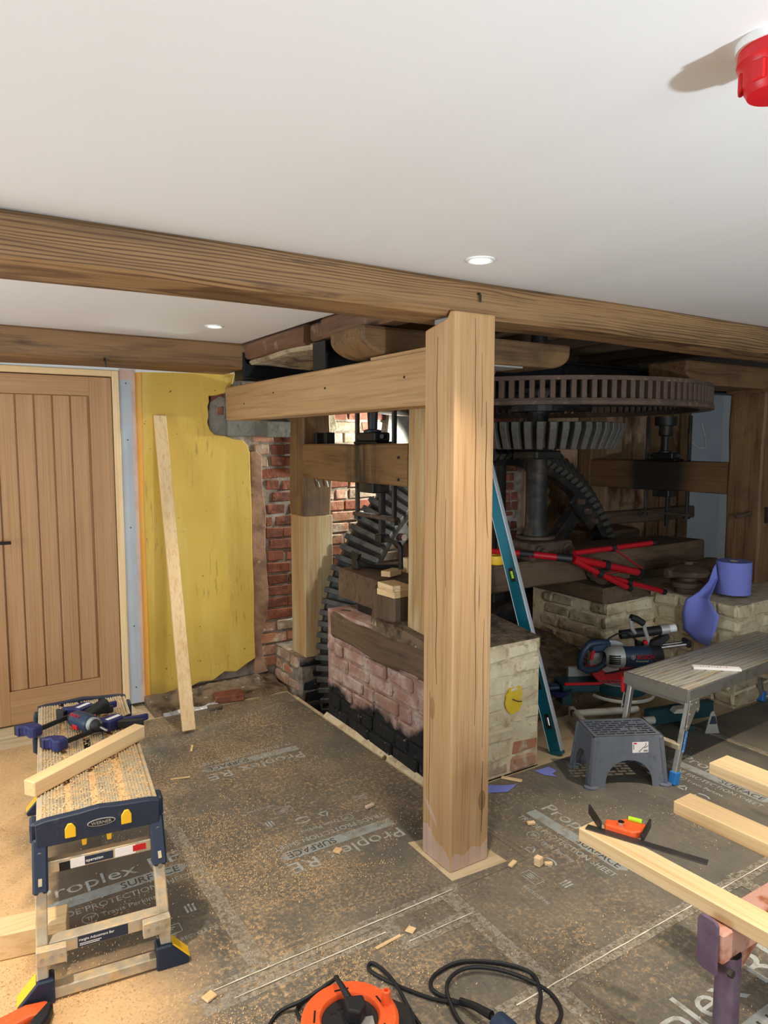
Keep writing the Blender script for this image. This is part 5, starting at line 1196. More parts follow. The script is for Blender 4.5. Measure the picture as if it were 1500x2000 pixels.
# --- blue paper roll on the buttress, loose end hanging
ro = thing('paper_roll', 'blue paper towel roll on the limewashed masonry with a loose end hanging', 'paper roll', (4.30, 2.585, 0.636))
B(MB().lathe([(0.028, 0.645), (0.105, 0.645), (0.105, 0.852), (0.028, 0.852)], 40, (4.30, 2.585, 0), close=True), 'roll', 'bluepaper', ro, smooth=True)
B(MB().lathe([(0.024, 0.645), (0.028, 0.645), (0.028, 0.853), (0.024, 0.853)], 24, (4.30, 2.585, 0), close=True), 'core', 'ply', ro, smooth=True)
g = MB()
LE = [(4.17, 2.647, 0.801), (4.12, 2.64, 0.731), (4.02, 2.64, 0.675), (3.965, 2.685, 0.63), (3.955, 2.70, 0.535), (3.955, 2.69, 0.43), (3.955, 2.62, 0.385), (3.955, 2.54, 0.364)]
RE_ = [(4.19, 2.64, 0.835), (4.185, 2.617, 0.746), (4.11, 2.59, 0.690), (4.0, 2.545, 0.650), (3.96, 2.48, 0.595), (3.955, 2.455, 0.568), (3.955, 2.475, 0.468), (3.95, 2.51, 0.366)]
nu = 8
def crv(P_, t):
    f = t * (len(P_) - 1); i = min(int(f), len(P_) - 2); q_ = f - i
    return Vector(P_[i]).lerp(Vector(P_[i + 1]), q_)
nv = 28
for j in range(nv + 1):
    t = j / nv
    a, b_ = crv(LE, t), crv(RE_, t)
    for i in range(nu + 1):
        s_ = i / nu
        g.v.append(a.lerp(b_, s_) + Vector((-1, -0.3, 0)) * 0.022 * math.sin(s_ * math.pi * 2.2 + t * 2) * math.sin(math.pi * min(1, t * 1.3)))
for j in range(nv):
    for i in range(nu):
        a = j * (nu + 1) + i
        g.f.append((a, a + 1, a + nu + 2, a + nu + 1))
lo = B(g, 'loose_end', 'bluepaper', ro, smooth=True)
so = lo.modifiers.new('thickness', 'SOLIDIFY'); so.thickness = 0.0015

# --- long spirit level leaning beside the low wall
lv = thing('spirit_level', 'long teal spirit level with silver edge leaning beside the low wall', 'spirit level', (2.655, 2.50, 0))
p0, p1 = Vector((2.655, 2.50, 0.0)), Vector((2.60, 3.155, 1.80))
dz = (p1 - p0).normalized()
xw = Vector((0.30, -0.90, 0)); xw = (xw - dz * xw.dot(dz)).normalized()    # across the narrow white edge's normal
yw = dz.cross(xw).normalized()
Ml = Matrix(((yw.x, xw.x, dz.x, p0.x), (yw.y, xw.y, dz.y, p0.y), (yw.z, xw.z, dz.z, p0.z), (0, 0, 0, 1)))
nrm = 1 if yw.x < 0 else -1
def lvbox(a, b_, c_, d, e, f): return MB().box(a, b_, c_, d, e, f).xf(Ml)
B(lvbox(-0.014, 0.014, -0.034, 0.030, 0.02, 1.80), 'body', 'levelteal', lv, 0.002)
B(lvbox(-0.0165, 0.0165, 0.029, 0.036, 0.012, 1.80), 'edge', 'levelwhite', lv, 0.001)
B(lvbox(-0.0165, 0.0165, -0.036, -0.033, 0.012, 1.80), 'edge', 'levelwhite', lv, 0.001)
B(lvbox(-0.017, 0.017, -0.036, 0.036, 0.0, 0.02), 'end_cap', 'levelteal', lv, 0.002)
for zc in (0.17, 0.95, 1.65):
    w_ = B(lvbox(-0.016, 0.016, -0.018, 0.018, zc - 0.04, zc + 0.04), 'vial_window', 'blackplastic', lv, 0.004)
    B(MB().tube([Ml @ Vector((nrm * 0.012, 0, zc - 0.02)), Ml @ Vector((nrm * 0.012, 0, zc + 0.02))], 0.009, 10), 'vial', 'vial' if zc == 0.95 else 'chrome', w_, smooth=True)
gp = B(lvbox(-0.0155, 0.0155, -0.017, 0.017, 0.33, 0.44), 'hand_grip', 'black', lv, 0.006)

# --- red tripod lying over sill and bearer
tp_ = thing('laser_tripod', 'red folded laser tripod lying across the dark timbers', 'tripod', (3.2, 3.0, 0.87))
H0 = Vector((3.225, 3.005, 0.905))
B(MB().tube([(2.80, 3.42, 0.945), (3.06, 3.15, 0.925)], 0.018, 10), 'pole', 'redpaint', tp_, smooth=True)
B(MB().tube([(3.02, 3.19, 0.928), (3.08, 3.13, 0.924)], 0.021, 10), 'collar', 'blackplastic', tp_, smooth=True)
B(MB().tube([(3.06, 3.15, 0.925), (3.19, 3.03, 0.91)], 0.021, 10), 'pole', 'redpaint', tp_, smooth=True)
B(MB().tube([(3.18, 3.04, 0.912), (3.25, 2.985, 0.903)], 0.026, 12), 'hub', 'blackplastic', tp_, smooth=True)
legs = [((3.28, 2.99, 0.935), (3.93, 2.93, 0.955), 0.017), ((3.26, 2.975, 0.905), (3.80, 2.93, 0.775), 0.024), ((3.25, 2.97, 0.895), (3.65, 2.89, 0.70), 0.018), ((3.42, 2.94, 0.80), (3.98, 2.88, 0.640), 0.017)]
for a, b_, r_ in legs:
    a, b_ = Vector(a), Vector(b_)
    lg = B(MB().tube([a, b_], r_, 10), 'leg', 'redpaint', tp_, smooth=True)
    e = (b_ - a).normalized()
    B(MB().tube([b_, b_ + e * 0.035], r_ * 1.15, 10), 'foot', 'rubber', lg, smooth=True)
    m_ = a + (b_ - a) * 0.48
    B(MB().tube([m_ - e * 0.018, m_ + e * 0.018], r_ * 1.35, 10), 'leg_clamp', 'blackplastic', lg, smooth=True)
B(MB().bar((3.58, 2.95, 0.945), (3.82, 2.915, 0.80), 0.014, 0.006), 'strut', 'redpaint', tp_)
B(MB().bar((3.46, 2.935, 0.80), (3.62, 2.92, 0.80), 0.012, 0.005), 'strut', 'redpaint', tp_)
B(MB().bar((3.36, 2.95, 0.86), (3.40, 2.94, 0.80), 0.012, 0.005), 'strut', 'redpaint', tp_)
yst = thing('ratchet_strap', 'coil of yellow strap with a steel clip beside the spirit level', 'strap', (2.88, 3.25, 0.869))
B(MB().lathe([(0.02, 0.869), (0.062, 0.869), (0.066, 0.895), (0.062, 0.922), (0.02, 0.922)], 24, (2.87, 3.26, 0), close=True), 'coil', 'yellowplastic', yst, smooth=True)
B(MB().tube([(2.80 + 0.012 * math.cos(a), 3.22, 0.855 + 0.02 * math.sin(a)) for a in [i * math.pi / 6 for i in range(12)]], 0.003, 6, True), 'clip', 'chrome', yst, smooth=True)

# --- fire alarm sounder and downlights on the ceiling
AX, AY = 1.066, 0.612
al = thing('alarm_sounder', 'red alarm sounder on a white base fixed to the ceiling', 'alarm', (AX, AY, 2.18))
B(MB().lathe([(0, 2.18), (0.056, 2.18), (0.056, 2.168), (0, 2.168)], 32, (AX, AY, 0)), 'base', 'white', al, smooth=True)
B(MB().lathe([(0.0, 2.168), (0.052, 2.168), (0.054, 2.150), (0.046, 2.140), (0.046, 2.120), (0.038, 2.106), (0.0, 2.104)], 32, (AX, AY, 0)), 'dome', 'red', al, smooth=True)
for a in range(0, 360, 60):
    B(MB().box(0.043, 0.050, -0.010, 0.010, 2.115, 2.142).xf(Matrix.Translation((AX, AY, 0)) @ Matrix.Rotation(R(a), 4, 'Z')), 'fin', 'red', al, 0.002)
for (x, y, lb_) in ((1.502, 1.791, 'recessed ceiling downlight in front of the long beam near the oak post'), (1.222, 3.492, 'recessed ceiling downlight between the two ceiling beams')):
    dl = thing('downlight', lb_, 'downlight', (x, y, 2.18), group='recessed ceiling downlights')
    B(MB().lathe([(0.028, 2.181), (0.046, 2.181), (0.046, 2.176), (0.040, 2.174), (0.030, 2.1785)], 32, (x, y, 0), close=True), 'bezel', 'white', dl, smooth=True)
    B(MB().lathe([(0, 2.1775), (0.0295, 2.1775), (0.0295, 2.179), (0, 2.179)], 24, (x, y, 0)), 'lens', 'lampglow', dl)
sl_ = thing('site_lamp', 'site lamp on a low tripod behind the photographer', 'lamp', (1.07, -1.3, 0))
B(MB().tube([(1.07, -1.3, 0.3), (1.07, -1.3, 1.18)], 0.016, 10), 'pole', 'blackplastic', sl_, smooth=True)
for a in (30, 150, 270):
    B(MB().tube([(1.07, -1.3, 0.5), (1.07 + 0.4 * math.cos(R(a)), -1.3 + 0.4 * math.sin(R(a)), 0.01)], 0.011, 8), 'leg', 'blackplastic', sl_, smooth=True)
B(MB().bar((1.06, -1.26, 1.16), (1.065, -1.19, 1.22), 0.2, 0.14), 'head', 'yellowplastic', sl_, 0.01)

# ================================================================== MITRE SAW ON ITS STAND
SA = R(-28)
MS = thing('mitre_saw', 'navy and red sliding mitre saw sitting in front of the limewashed masonry', 'mitre saw', (3.315, 2.69, 0.0), SA)
def q(px, py, v=0.0):
    return Vector(((px - 1215) * 0.0029, v, 0.25 - (py - 1330) * 0.0029))
L_(MB().lathe([(0, 0.165), (0.15, 0.165), (0.155, 0.175), (0.155, 0.215), (0.145, 0.222), (0, 0.222)], 36, (0.03, 0.0, 0)), 'turntable', 'tealgreen', MS, smooth=True)
L_(MB().lathe([(0, 0.222), (0.138, 0.222), (0.138, 0.226), (0, 0.226)], 36, (0.03, 0.0, 0)), 'table_insert', 'toolgrey', MS)
for r_ in (0.06, 0.085, 0.11):
    L_(MB().lathe([(r_, 0.2262), (r_ + 0.006, 0.2262), (r_ + 0.006, 0.2268), (r_, 0.2268)], 36, (0.03, 0.0, 0), close=True), 'table_groove', 'tealgreen', MS)
L_(MB().box(-0.33, 0.03, -0.06, 0.10, 0.17, 0.215), 'base_wing', 'tealgreen', MS, 0.006)
L_(MB().box(-0.32, 0.06, -0.062, -0.045, 0.214, 0.228), 'wing_edge', 'red', MS, 0.002)
L_(MB().box(0.10, 0.42, 0.0, 0.10, 0.165, 0.21), 'base_wing', 'tealgreen', MS, 0.006)
L_(MB().box(-0.25, 0.36, 0.085, 0.11, 0.215, 0.275), 'fence', 'toolgrey', MS, 0.003)
for sx in (-0.30, 0.38):
    L_(MB().box(sx - 0.03, sx + 0.03, -0.05, 0.09, 0.095, 0.17), 'foot', 'tealgreen', MS, 0.004)
L_(MB().tube([(-0.43, -0.02, 0.185), (-0.34, -0.02, 0.19)], [0.018, 0.016], 12), 'stop_knob', 'toolblue', MS, smooth=True)
arc = [(0.03 + 0.19 * math.cos(R(a)), 0.19 * math.sin(R(a)), 0.155) for a in range(200, 345, 8)]
L_(MB().tube(arc, 0.010, 6), 'mitre_scale', 'cream', MS, smooth=True)
# blade guard
L_(MB().lathe([(0, -0.02), (0.125, -0.02), (0.13, 0.0), (0.125, 0.02), (0, 0.02)], 32, (-0.03, 0.01, 0.335), 'Y'), 'upper_guard', 'toolgrey', MS, smooth=True)
gp_ = [(0.135 * math.cos(R(a)), 0.135 * math.sin(R(a))) for a in range(190, 361, 12)] + [(0.07 * math.cos(R(a)), 0.07 * math.sin(R(a))) for a in range(358, 189, -14)]
L_(MB().prism(gp_, 'Y', -0.026, 0.03).xf(Matrix.Translation((-0.03, 0.01, 0.335))), 'lower_guard', 'red', MS, 0.004)
L_(MB().lathe([(0, -0.034), (0.03, -0.034), (0.035, -0.02), (0, -0.02)], 16, (-0.03, 0.01, 0.335), 'Y'), 'blade_boss', 'red', MS, smooth=True)
# motor
mo = L_(MB().lathe([(0, 0.0), (0.05, 0.0), (0.058, 0.012), (0.060, 0.16), (0.055, 0.175), (0.055, 0.21), (0.048, 0.222), (0, 0.222)], 28, (0.0, -0.085, 0.385), 'X'), 'motor', 'toolblue', MS, smooth=True)
L_(MB().lathe([(0.030, -0.10), (0.052, -0.085), (0.064, -0.05), (0.064, 0.0), (0.0, 0.002), (0.0, -0.10)], 24, (0.0, -0.085, 0.385), 'X'), 'gear_housing', 'toolgrey', MS, smooth=True)
for k in range(5):
    L_(MB().box(-0.095 + 0.004, -0.03, -0.150, -0.13, 0.36 + k * 0.011, 0.366 + k * 0.011), 'vent', 'black', MS)
L_(MB().lathe([(0.0, 0.16), (0.0615, 0.16), (0.0615, 0.225), (0, 0.225)], 28, (0.0, -0.085, 0.385), 'X'), 'motor_cap', 'blackplastic', MS, smooth=True)
text('BOSCH', 'red', mo, frame_mat((0.062, -0.1465, 0.388), (1, 0, 0), (0, 0, 1)), 0.032, ext=0.002)
text('Professional', 'toolgrey', mo, frame_mat((0.062, -0.1455, 0.370), (1, 0, 0), (0, 0, 1)), 0.0145, ext=0.002)
L_(MB().lathe([(0.009, -0.147), (0.012, -0.147), (0.012, -0.143), (0.009, -0.143)], 20, (0.043, 0, 0.398), 'Y', close=True), 'badge', 'toolgrey', mo)
L_(MB().box(0.04, 0.046, -0.147, -0.143, 0.391, 0.405), 'badge_bar', 'toolgrey', mo)
# D handle
loop = [q(1190, 1257, -.05), q(1168, 1256, -.06), q(1150, 1259, -.07), q(1140, 1272, -.07), q(1133, 1290, -.07), q(1134, 1304, -.07), q(1148, 1311, -.07), q(1168, 1310, -.06), q(1184, 1302, -.05), q(1190, 1285, -.05), q(1192, 1268, -.05)]
L_(MB().tube(loop, 0.019, 10, True), 'switch_handle', 'toolblue', MS, smooth=True)
L_(MB().tube([q(1160, 1272, -.068), q(1156, 1290, -.068)], 0.010, 8), 'trigger', 'red', MS, smooth=True)
L_(MB().box(-0.17, -0.05, -0.06, 0.0, 0.40, 0.47), 'arm_casting', 'toolblue', MS, 0.012)
# carry handle
L_(MB().tube([q(1244, 1212, .0), q(1257, 1216, .0), q(1271, 1225, .0)], 0.020, 12), 'carry_grip', 'rubber', MS, smooth=True)
L_(MB().tube([q(1271, 1225, 0), q(1276, 1243, 0), q(1282, 1258, 0), q(1278, 1272, 0)], [0.012, 0.012, 0.012, 0.012], 8), 'carry_bracket', 'toolgrey', MS, smooth=True)
L_(MB().tube([q(1244, 1214, 0), q(1246, 1232, 0), q(1256, 1246, 0.01)], 0.011, 8), 'carry_bracket', 'toolgrey', MS, smooth=True)
L_(MB().lathe([(0, -0.02), (0.013, -0.02), (0.013, 0.0), (0, 0.0)], 14, tuple(q(1273, 1262, -.01)), 'Y'), 'lock_button', 'red', MS, smooth=True)
# dust pipe
L_(MB().tube([q(1228, 1250, .03), q(1275, 1246, .03), q(1312, 1242, .03)], 0.027, 14), 'dust_pipe', 'blackplastic', MS, smooth=True)
L_(MB().tube([q(1311, 1242, .03), q(1328, 1240, .03)], 0.031, 14), 'pipe_collar', 'toolgrey', MS, smooth=True)
L_(MB().tube([q(1327, 1240, .03), q(1343, 1238, .03)], 0.023, 14), 'pipe_end', 'white', MS, smooth=True)
L_(MB().prism([(0.14, 0.36), (0.22, 0.36), (0.33, 0.46), (0.32, 0.49), (0.28, 0.47), (0.2, 0.43), (0.13, 0.45)], 'Y', 0.0, 0.05), 'pivot_arm', 'blackplastic', MS, 0.006)
L_(MB().box(0.14, 0.235, -0.02, 0.07, 0.325, 0.41), 'pivot_block', 'toolgrey', MS, 0.01)
for v in (0.02, 0.06):
    L_(MB().tube([q(1255, 1284, v), q(1368, 1272, v)], 0.011, 10), 'slide_rail', 'chrome', MS, smooth=True)
L_(MB().box(0.435, 0.465, 0.0, 0.08, 0.40, 0.445), 'rail_end', 'blackplastic', MS, 0.008)
L_(MB().tube([q(1283, 1290, .0), q(1300, 1289, .0)], [0.02, 0.006], 10), 'clamp_knob', 'red', MS, smooth=True)
L_(MB().box(0.10, 0.21, 0.03, 0.09, 0.215, 0.33), 'rear_column', 'tealgreen', MS, 0.01)
L_(MB().tube([q(1195, 1252, -.03), q(1215, 1243, -.02), q(1240, 1246, .0), q(1262, 1262, .02), q(1270, 1290, -.06), q(1250, 1305, -.09), q(1215, 1312, -.08), q(1185, 1320, -.06)], 0.005, 6), 'power_cord', 'rubber', MS, smooth=True)

ST = thing('saw_stand', 'folded cream and teal saw stand under the mitre saw', 'saw stand', (3.12, 2.53, 0.0), SA)
L_(MB().tube([(-0.20, 0.10, 0.075), (0.20, 0.14, 0.075)], 0.021, 12), 'roller_tube', 'cream', ST, smooth=True)
L_(MB().tube([(-0.20, 0.10, 0.075), (-0.19, 0.101, 0.075)], 0.0235, 12), 'tube_end', 'blackplastic', ST, smooth=True)
L_(MB().tube([(-0.17, -0.08, 0.075), (0.22, -0.02, 0.075)], 0.022, 12), 'roller_tube', 'cream', ST, smooth=True)
L_(MB().box(-0.20, -0.165, -0.11, 0.17, 0.0, 0.095), 'end_plate', 'cream', ST, 0.006)
L_(MB().box(-0.165, -0.07, -0.112, -0.10, 0.0, 0.07), 'front_plate', 'cream', ST, 0.004)
for (x, z) in ((-0.15, 0.052), (-0.09, 0.055), (-0.15, 0.012)):
    L_(MB().lathe([(0, -0.116), (0.007, -0.116), (0.007, -0.111)], 10, (x, 0, z), 'Y'), 'screw', 'black', ST)
L_(MB().box(-0.165, 0.16, 0.02, 0.05, 0.01, 0.06), 'rail', 'cream', ST, 0.003)
L_(MB().box(0.14, 0.20, -0.10, -0.04, 0.0, 0.055), 'corner_foot', 'black', ST, 0.004)
L_(MB().bar((0.21, 0.05, 0.06), (0.64, 0.14, 0.075), 0.05, 0.09), 'extension_bar', 'tealgreen', ST, 0.005)
L_(MB().box(0.40, 0.46, -0.02, 0.06, 0.0, 0.03), 'extension_foot', 'tealgreen', ST, 0.003)
L_(MB().prism([(0.34, 0.10), (0.44, 0.10), (0.47, 0.125), (0.46, 0.135), (0.36, 0.125)], 'Y', -0.01, 0.05), 'work_stop', 'cream', ST, 0.004)
L_(MB().prism([(0.50, 0.0), (0.585, 0.0), (0.575, 0.03), (0.56, 0.10), (0.545, 0.13), (0.53, 0.12), (0.515, 0.06)], 'Y', -0.055, -0.048), 'bevel_plate', 'toolgrey', ST, 0.002)
L_(MB().prism([(0.522, 0.055), (0.566, 0.055), (0.555, 0.10), (0.535, 0.10)], 'Y', -0.0562, -0.054), 'plate_badge', 'toolblue', ST)
tag(B(MB().lathe([(0, 0.0), (0.06, 0.0), (0.085, 0.035), (0.08, 0.035), (0.055, 0.006), (0, 0.006)], 24, (2.98, 2.82, 0.16)), 'blue_dish', 'clampblue', origin=(2.98, 2.82, 0.16), smooth=True), 'small dark blue dish on the ledge behind the saw', 'dish')

# ================================================================== FLOOR SHEETS, PRINT, TAPE, SAWDUST
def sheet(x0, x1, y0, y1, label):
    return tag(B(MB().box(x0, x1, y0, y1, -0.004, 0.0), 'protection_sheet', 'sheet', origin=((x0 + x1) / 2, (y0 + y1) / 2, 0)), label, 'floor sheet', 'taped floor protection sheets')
S1 = sheet(0.772, 1.865, 1.902, 4.10, 'dark printed floor sheet between the yellow wall and the oak post')
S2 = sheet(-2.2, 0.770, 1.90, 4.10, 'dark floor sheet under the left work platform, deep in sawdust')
S3 = sheet(-2.2, 1.468, -0.9, 1.900, 'dark floor sheet under the cable reel')
S4 = tag(B(MB().prism([(1.470, 1.386), (3.56, 1.386), (3.56, 2.452), (1.867, 2.452), (1.867, 1.900), (1.470, 1.900)], 'Z', -0.004, 0.0), 'protection_sheet', 'sheet', origin=(2.5, 1.9, 0)), 'dark printed floor sheet under the charcoal step stool', 'floor sheet', 'taped floor protection sheets')
S5 = sheet(1.470, 4.6, -0.9, 1.384, 'dark printed floor sheet under the steel trestle')
S6 = sheet(3.58, 5.2, 1.386, 2.36, 'dark floor sheet at the right, below the work platform')

def flat(mb, name, m, s, M):
    mb.xf(M)
    return B(mb, name, m, s)
def print_block(s, o, u, v, k=1.0, word='Proplex RE', full=True):
    loc = s.location
    def F(du, dv, z=0.0006):
        p = Vector((o[0], o[1], 0)) + Vector((u[0], u[1], 0)) * du * k + Vector((v[0], v[1], 0)) * dv * k
        return frame_mat((p.x - loc.x, p.y - loc.y, z - loc.z), (u[0], u[1], 0), (v[0], v[1], 0))
    def sh(mb, name, m, z=0.0006):
        mb.xf(F(0, 0, z) @ Matrix.Diagonal((k, k, 1, 1)))
        return link(name, mb.mesh(name), m, s)
    for wd, du in zip(word.split(), (0.0, 0.385)):
        text(wd, 'print', s, F(du, 0), 0.098 * k, ext=0.0003, sx=1.12 if du == 0 else 1.2)
    sh(MB().prism([(0.0, -0.082), (0.49, -0.082), (0.515, -0.054), (0.49, -0.026), (0.0, -0.026)], 'Z', -0.0003, 0.0003), 'print_strip', 'printstrip')
    text('SURFACE', 'sheetink', s, F(0.27, -0.072, 0.0012), 0.052 * k, ext=0.0003, sx=1.0)
    text('TRADE PROTECTION SHEET', 'print', s, F(0, -0.135), 0.0435 * k, ext=0.0003, sx=0.93)
    if full:
        sh(MB().lathe([(0.024, -0.0003), (0.027, -0.0003), (0.027, 0.0003), (0.024, 0.0003)], 24, (0.145, -0.18, 0), close=True), 'print_ring', 'print')
        text('T', 'print', s, F(0.131, -0.190), 0.03 * k, ext=0.0003)
        text('P', 'print', s, F(0.145, -0.190), 0.03 * k, ext=0.0003)
        text('Travis Perkins', 'print', s, F(0.18, -0.192), 0.034 * k, ext=0.0003, sx=0.95)
        for i in range(3):                                    # recycling triangle
            a = R(90 + 120 * i)
            b_ = R(90 + 120 * (i + 1))
            p, q_ = Vector((0.215 + 0.028 * math.cos(a), -0.262 + 0.028 * math.sin(a), 0)), Vector((0.215 + 0.028 * math.cos(b_), -0.262 + 0.028 * math.sin(b_), 0))
            sh(MB().bar(p.lerp(q_, 0.12), p.lerp(q_, 0.78), 0.007, 0.0006), 'print_arrow', 'print')
        for h_ in (0, 180):                                   # two curved arrows
            arcp = [(0.315 + 0.032 * math.cos(R(a + h_)), -0.265 + 0.022 * math.sin(R(a + h_)), 0) for a in range(20, 150, 16)]
            mb = MB()
            for a, b_ in zip(arcp, arcp[1:]): mb.bar(a, b_, 0.008, 0.0006)
            sh(mb, 'print_arrow', 'print')
        for a in ((0.31, 0.392, -0.365, -0.3625), (0.31, 0.392, -0.41, -0.4075), (0.31, 0.3125, -0.41, -0.3625), (0.3895, 0.392, -0.41, -0.3625)):
            sh(MB().box(a[0], a[1], a[2], a[3], -0.0003, 0.0003), 'print_frame', 'print')
        for r_ in range(3):
            sh(MB().box(0.328, 0.374 - 0.008 * r_, -0.378 - r_ * 0.0095, -0.374 - r_ * 0.0095, -0.0003, 0.0003), 'print_line', 'print')
        text('RECYCLE ME', 'print', s, F(0.372, -0.455), 0.022 * k, ext=0.0003)
        for r_ in range(3):
            sh(MB().box(0.43 + r_ * 0.013, 0.437 + r_ * 0.013, -0.33, -0.29 + 0.006 * (r_ % 2), -0.0003, 0.0003), 'print_mark', 'print')
        text('MADE IN', 'print', s, F(-0.02, -0.30), 0.017 * k, ext=0.0003)
        text('BRITAIN', 'print', s, F(-0.02, -0.318), 0.017 * k, ext=0.0003)
print_block(S4, (2.185, 2.155), (0, -1), (1, 0))
print_block(S4, (3.145, 2.145), (0, -1), (1, 0))
print_block(S1, (1.575, 2.36), (-1, 0), (0, -1))
print_block(S1, (1.555, 3.245), (-1, 0), (0, -1), full=False)
print_block(S5, (1.33, 1.05), (1, 0), (0, 1), k=1.75, word='Proplex RE', full=False)
print_block(S2, (0.23, 2.62), (1, 0), (0, 1), k=1.0)

GT2 = 'strips of clear tape on the floor sheets'
def tape(x0, x1, y0, y1, label, z=0.0012):
    mb = MB()
    n = max(3, int(max(x1 - x0, y1 - y0) / 0.03))
    rnd = random.Random(label)
    j = lambda: rnd.uniform(-0.002, 0.002)
    pts = []
    if x1 - x0 > y1 - y0:
        pts = [(x0 + (x1 - x0) * i / n, y0 + j()) for i in range(n + 1)] + [(x1 - (x1 - x0) * i / n, y1 + j()) for i in range(n + 1)]
    else:
        pts = [(x1 + j(), y0 + (y1 - y0) * i / n) for i in range(n + 1)] + [(x0 + j(), y1 - (y1 - y0) * i / n) for i in range(n + 1)]
    mb.prism(pts, 'Z', z - 0.0004, z)
    t = tag(B(mb, 'tape_strip', 'tape', origin=((x0 + x1) / 2, (y0 + y1) / 2, 0)), label, 'tape', GT2)
    # bright crease where the sheets meet
    return t
tape(0.742, 0.802, 1.93, 3.6, 'clear tape running back from the reel side towards the door')
TB = tape(0.55, 1.535, 1.880, 1.930, 'dusty tape along the seam in front of the oak post')
TB2 = tape(0.57, 1.21, 1.820, 1.872, 'second dusty tape alongside the seam, nearer the reel', 0.0016)
tape(1.180, 1.232, 1.745, 1.885, 'very short tape turning a corner left of the oak post foot', 0.002)
TD_ = tape(1.190, 1.505, 1.735, 1.790, 'short tape below the oak post, end of the small rectangle', 0.0024)
tape(1.440, 1.500, 1.10, 1.890, 'dusty tape running from the post foot to the picture foot', 0.0028)
TF = tape(1.27, 2.75, 1.357, 1.412, 'long dusty tape running right under the planed timbers', 0.0032)
tape(2.40, 2.455, 1.05, 1.42, 'tape crossing the long strip under the planed timbers', 0.0036)
tape(3.545, 3.595, 1.45, 2.36, 'tape on the seam under the right work platform')
tape(1.02, 1.24, 1.33, 1.40, 'mesh tape under the coiled tool cord', 0.002)
def crease(t, x0, x1, y, label=None):
    rnd = random.Random(x0)
    n = int((x1 - x0) / 0.04)
    up = [(x0 + (x1 - x0) * i / n, y + rnd.uniform(0.0006, 0.0028)) for i in range(n + 1)]
    dn = [(x1 - (x1 - x0) * i / n, y - rnd.uniform(0.0006, 0.0028)) for i in range(n + 1)]
    B(MB().prism(up + dn, 'Z', 0.0034, 0.0042), 'crease', 'creaselight', t)
crease(TB, 0.62, 1.50, 1.903)
crease(TB2, 0.66, 1.18, 1.842)
crease(TF, 1.33, 2.73, 1.385)
crease(TD_, 1.22, 1.48, 1.765)

# skirting rubble and foil at the foot of the yellow wall, ply edge strip along the pit wall
struct('trim_1', MB().sweep('X', [1.03 + 0.045 * i for i in range(20)], lambda t: [(4.12 + 0.03 * noise.noise(Vector((t * 9, 0, 0))), -0.004), (4.15 + 0.04 * noise.noise(Vector((t * 7, 3, 0))), 0.018 + 0.02 * noise.noise(Vector((t * 11, 5, 0)))), (4.28, 0.022 + 0.03 * noise.noise(Vector((t * 13, 1, 0)))), (4.36, 0.05 + 0.04 * noise.noise(Vector((t * 10, 2, 0)))), (4.42, 0.05), (4.42, -0.004)]), 'earth')
struct('trim_2', MB().box(1.862, 1.884, 2.45, 4.02, -0.02, 0.002), 'ply')
fo = MB()
for i in range(14):
    pass
tag(B(MB().sweep('X', [1.08 + 0.03 * i for i in range(12)], lambda t: [(4.095, 0.0), (4.10, 0.006), (4.115 + 0.01 * noise.noise(Vector((t * 14, 0, 0))), 0.018 + 0.02 * noise.noise(Vector((t * 18, 0, 0)))), (4.13, 0.008), (4.13, 0.0)]), 'foil_strip', 'foil', origin=(1.4, 4.1, 0)), 'crumpled silver foil strip along the foot of the yellow wall', 'foil')
tag(B(MB().box(-0.055, 0.055, -0.09, 0.09, -0.022, 0.022).xf(Matrix.Translation((1.50, 4.17, 0.022)) @ Matrix.Rotation(R(80), 4, 'Z')), 'loose_brick', 'brick', origin=(1.5, 4.13, 0), bevel=0.006), 'loose red brick in the rubble at the foot of the yellow wall', 'brick')
tag(B(MB().timber('X', 1.33, 1.41, 4.03, 4.075, 0.0, 0.028, seg=4, amp=0.012, ch=0.008, freq=9), 'rubble_lump', 'earth', origin=(1.37, 4.05, 0), smooth=True), 'small lump of rubble on the sheet before the yellow wall', 'rubble')

# post foot card
tag(B(MB().prism([(1.535, 1.945), (1.79, 1.93), (1.775, 2.19), (1.54, 2.24)], 'Z', -0.001, 0.0012), 'base_card', 'ply', origin=(1.65, 2.07, 0)), 'cut card edging round the foot of the oak post', 'card')

# loose scraps
def scrap(x, y, lx, ly, h_, rz, label, m='pine_X', group='wood scraps on the floor'):
    mb = MB().box(-lx / 2, lx / 2, -ly / 2, ly / 2, 0, h_).xf(Matrix.Translation((x, y, 0.0015)) @ Matrix.Rotation(R(rz), 4, 'Z'))
    tag(B(mb, 'wood_scrap', m, origin=(x, y, 0), bevel=min(0.002, h_ / 4)), label, 'scrap', group)
scrap(0.60, 1.885, 0.035, 0.03, 0.008, 20, 'flat square wood scrap between left platform and reel')
scrap(1.255, 1.808, 0.03, 0.028, 0.004, 30, 'thin square wood scrap on the tape below the oak post')
scrap(1.163, 1.80, 0.10, 0.012, 0.003, 5, 'long pointed wood sliver beside the short tape')
scrap(1.872, 1.846, 0.026, 0.026, 0.034, 15, 'wood cube scrap standing on the printed arrows')
scrap(1.905, 1.826, 0.03, 0.014, 0.012, -30, 'thin wood scrap beside the wood cube')
scrap(1.79, 1.90, 0.042, 0.018, 0.010, 20, 'wood scrap left of the wood cube, by the recycling print')
scrap(2.055, 2.075, 0.035, 0.018, 0.012, -20, 'curled pinkish wood scrap on the printed strip')
scrap(1.08, 3.58, 0.012, 0.075, 0.004, -22, 'pale wood splinter on the sheet near the leaning plank')
scrap(0.93, 3.28, 0.09, 0.012, 0.003, -15, 'pale wood splinter nearest the left platform')
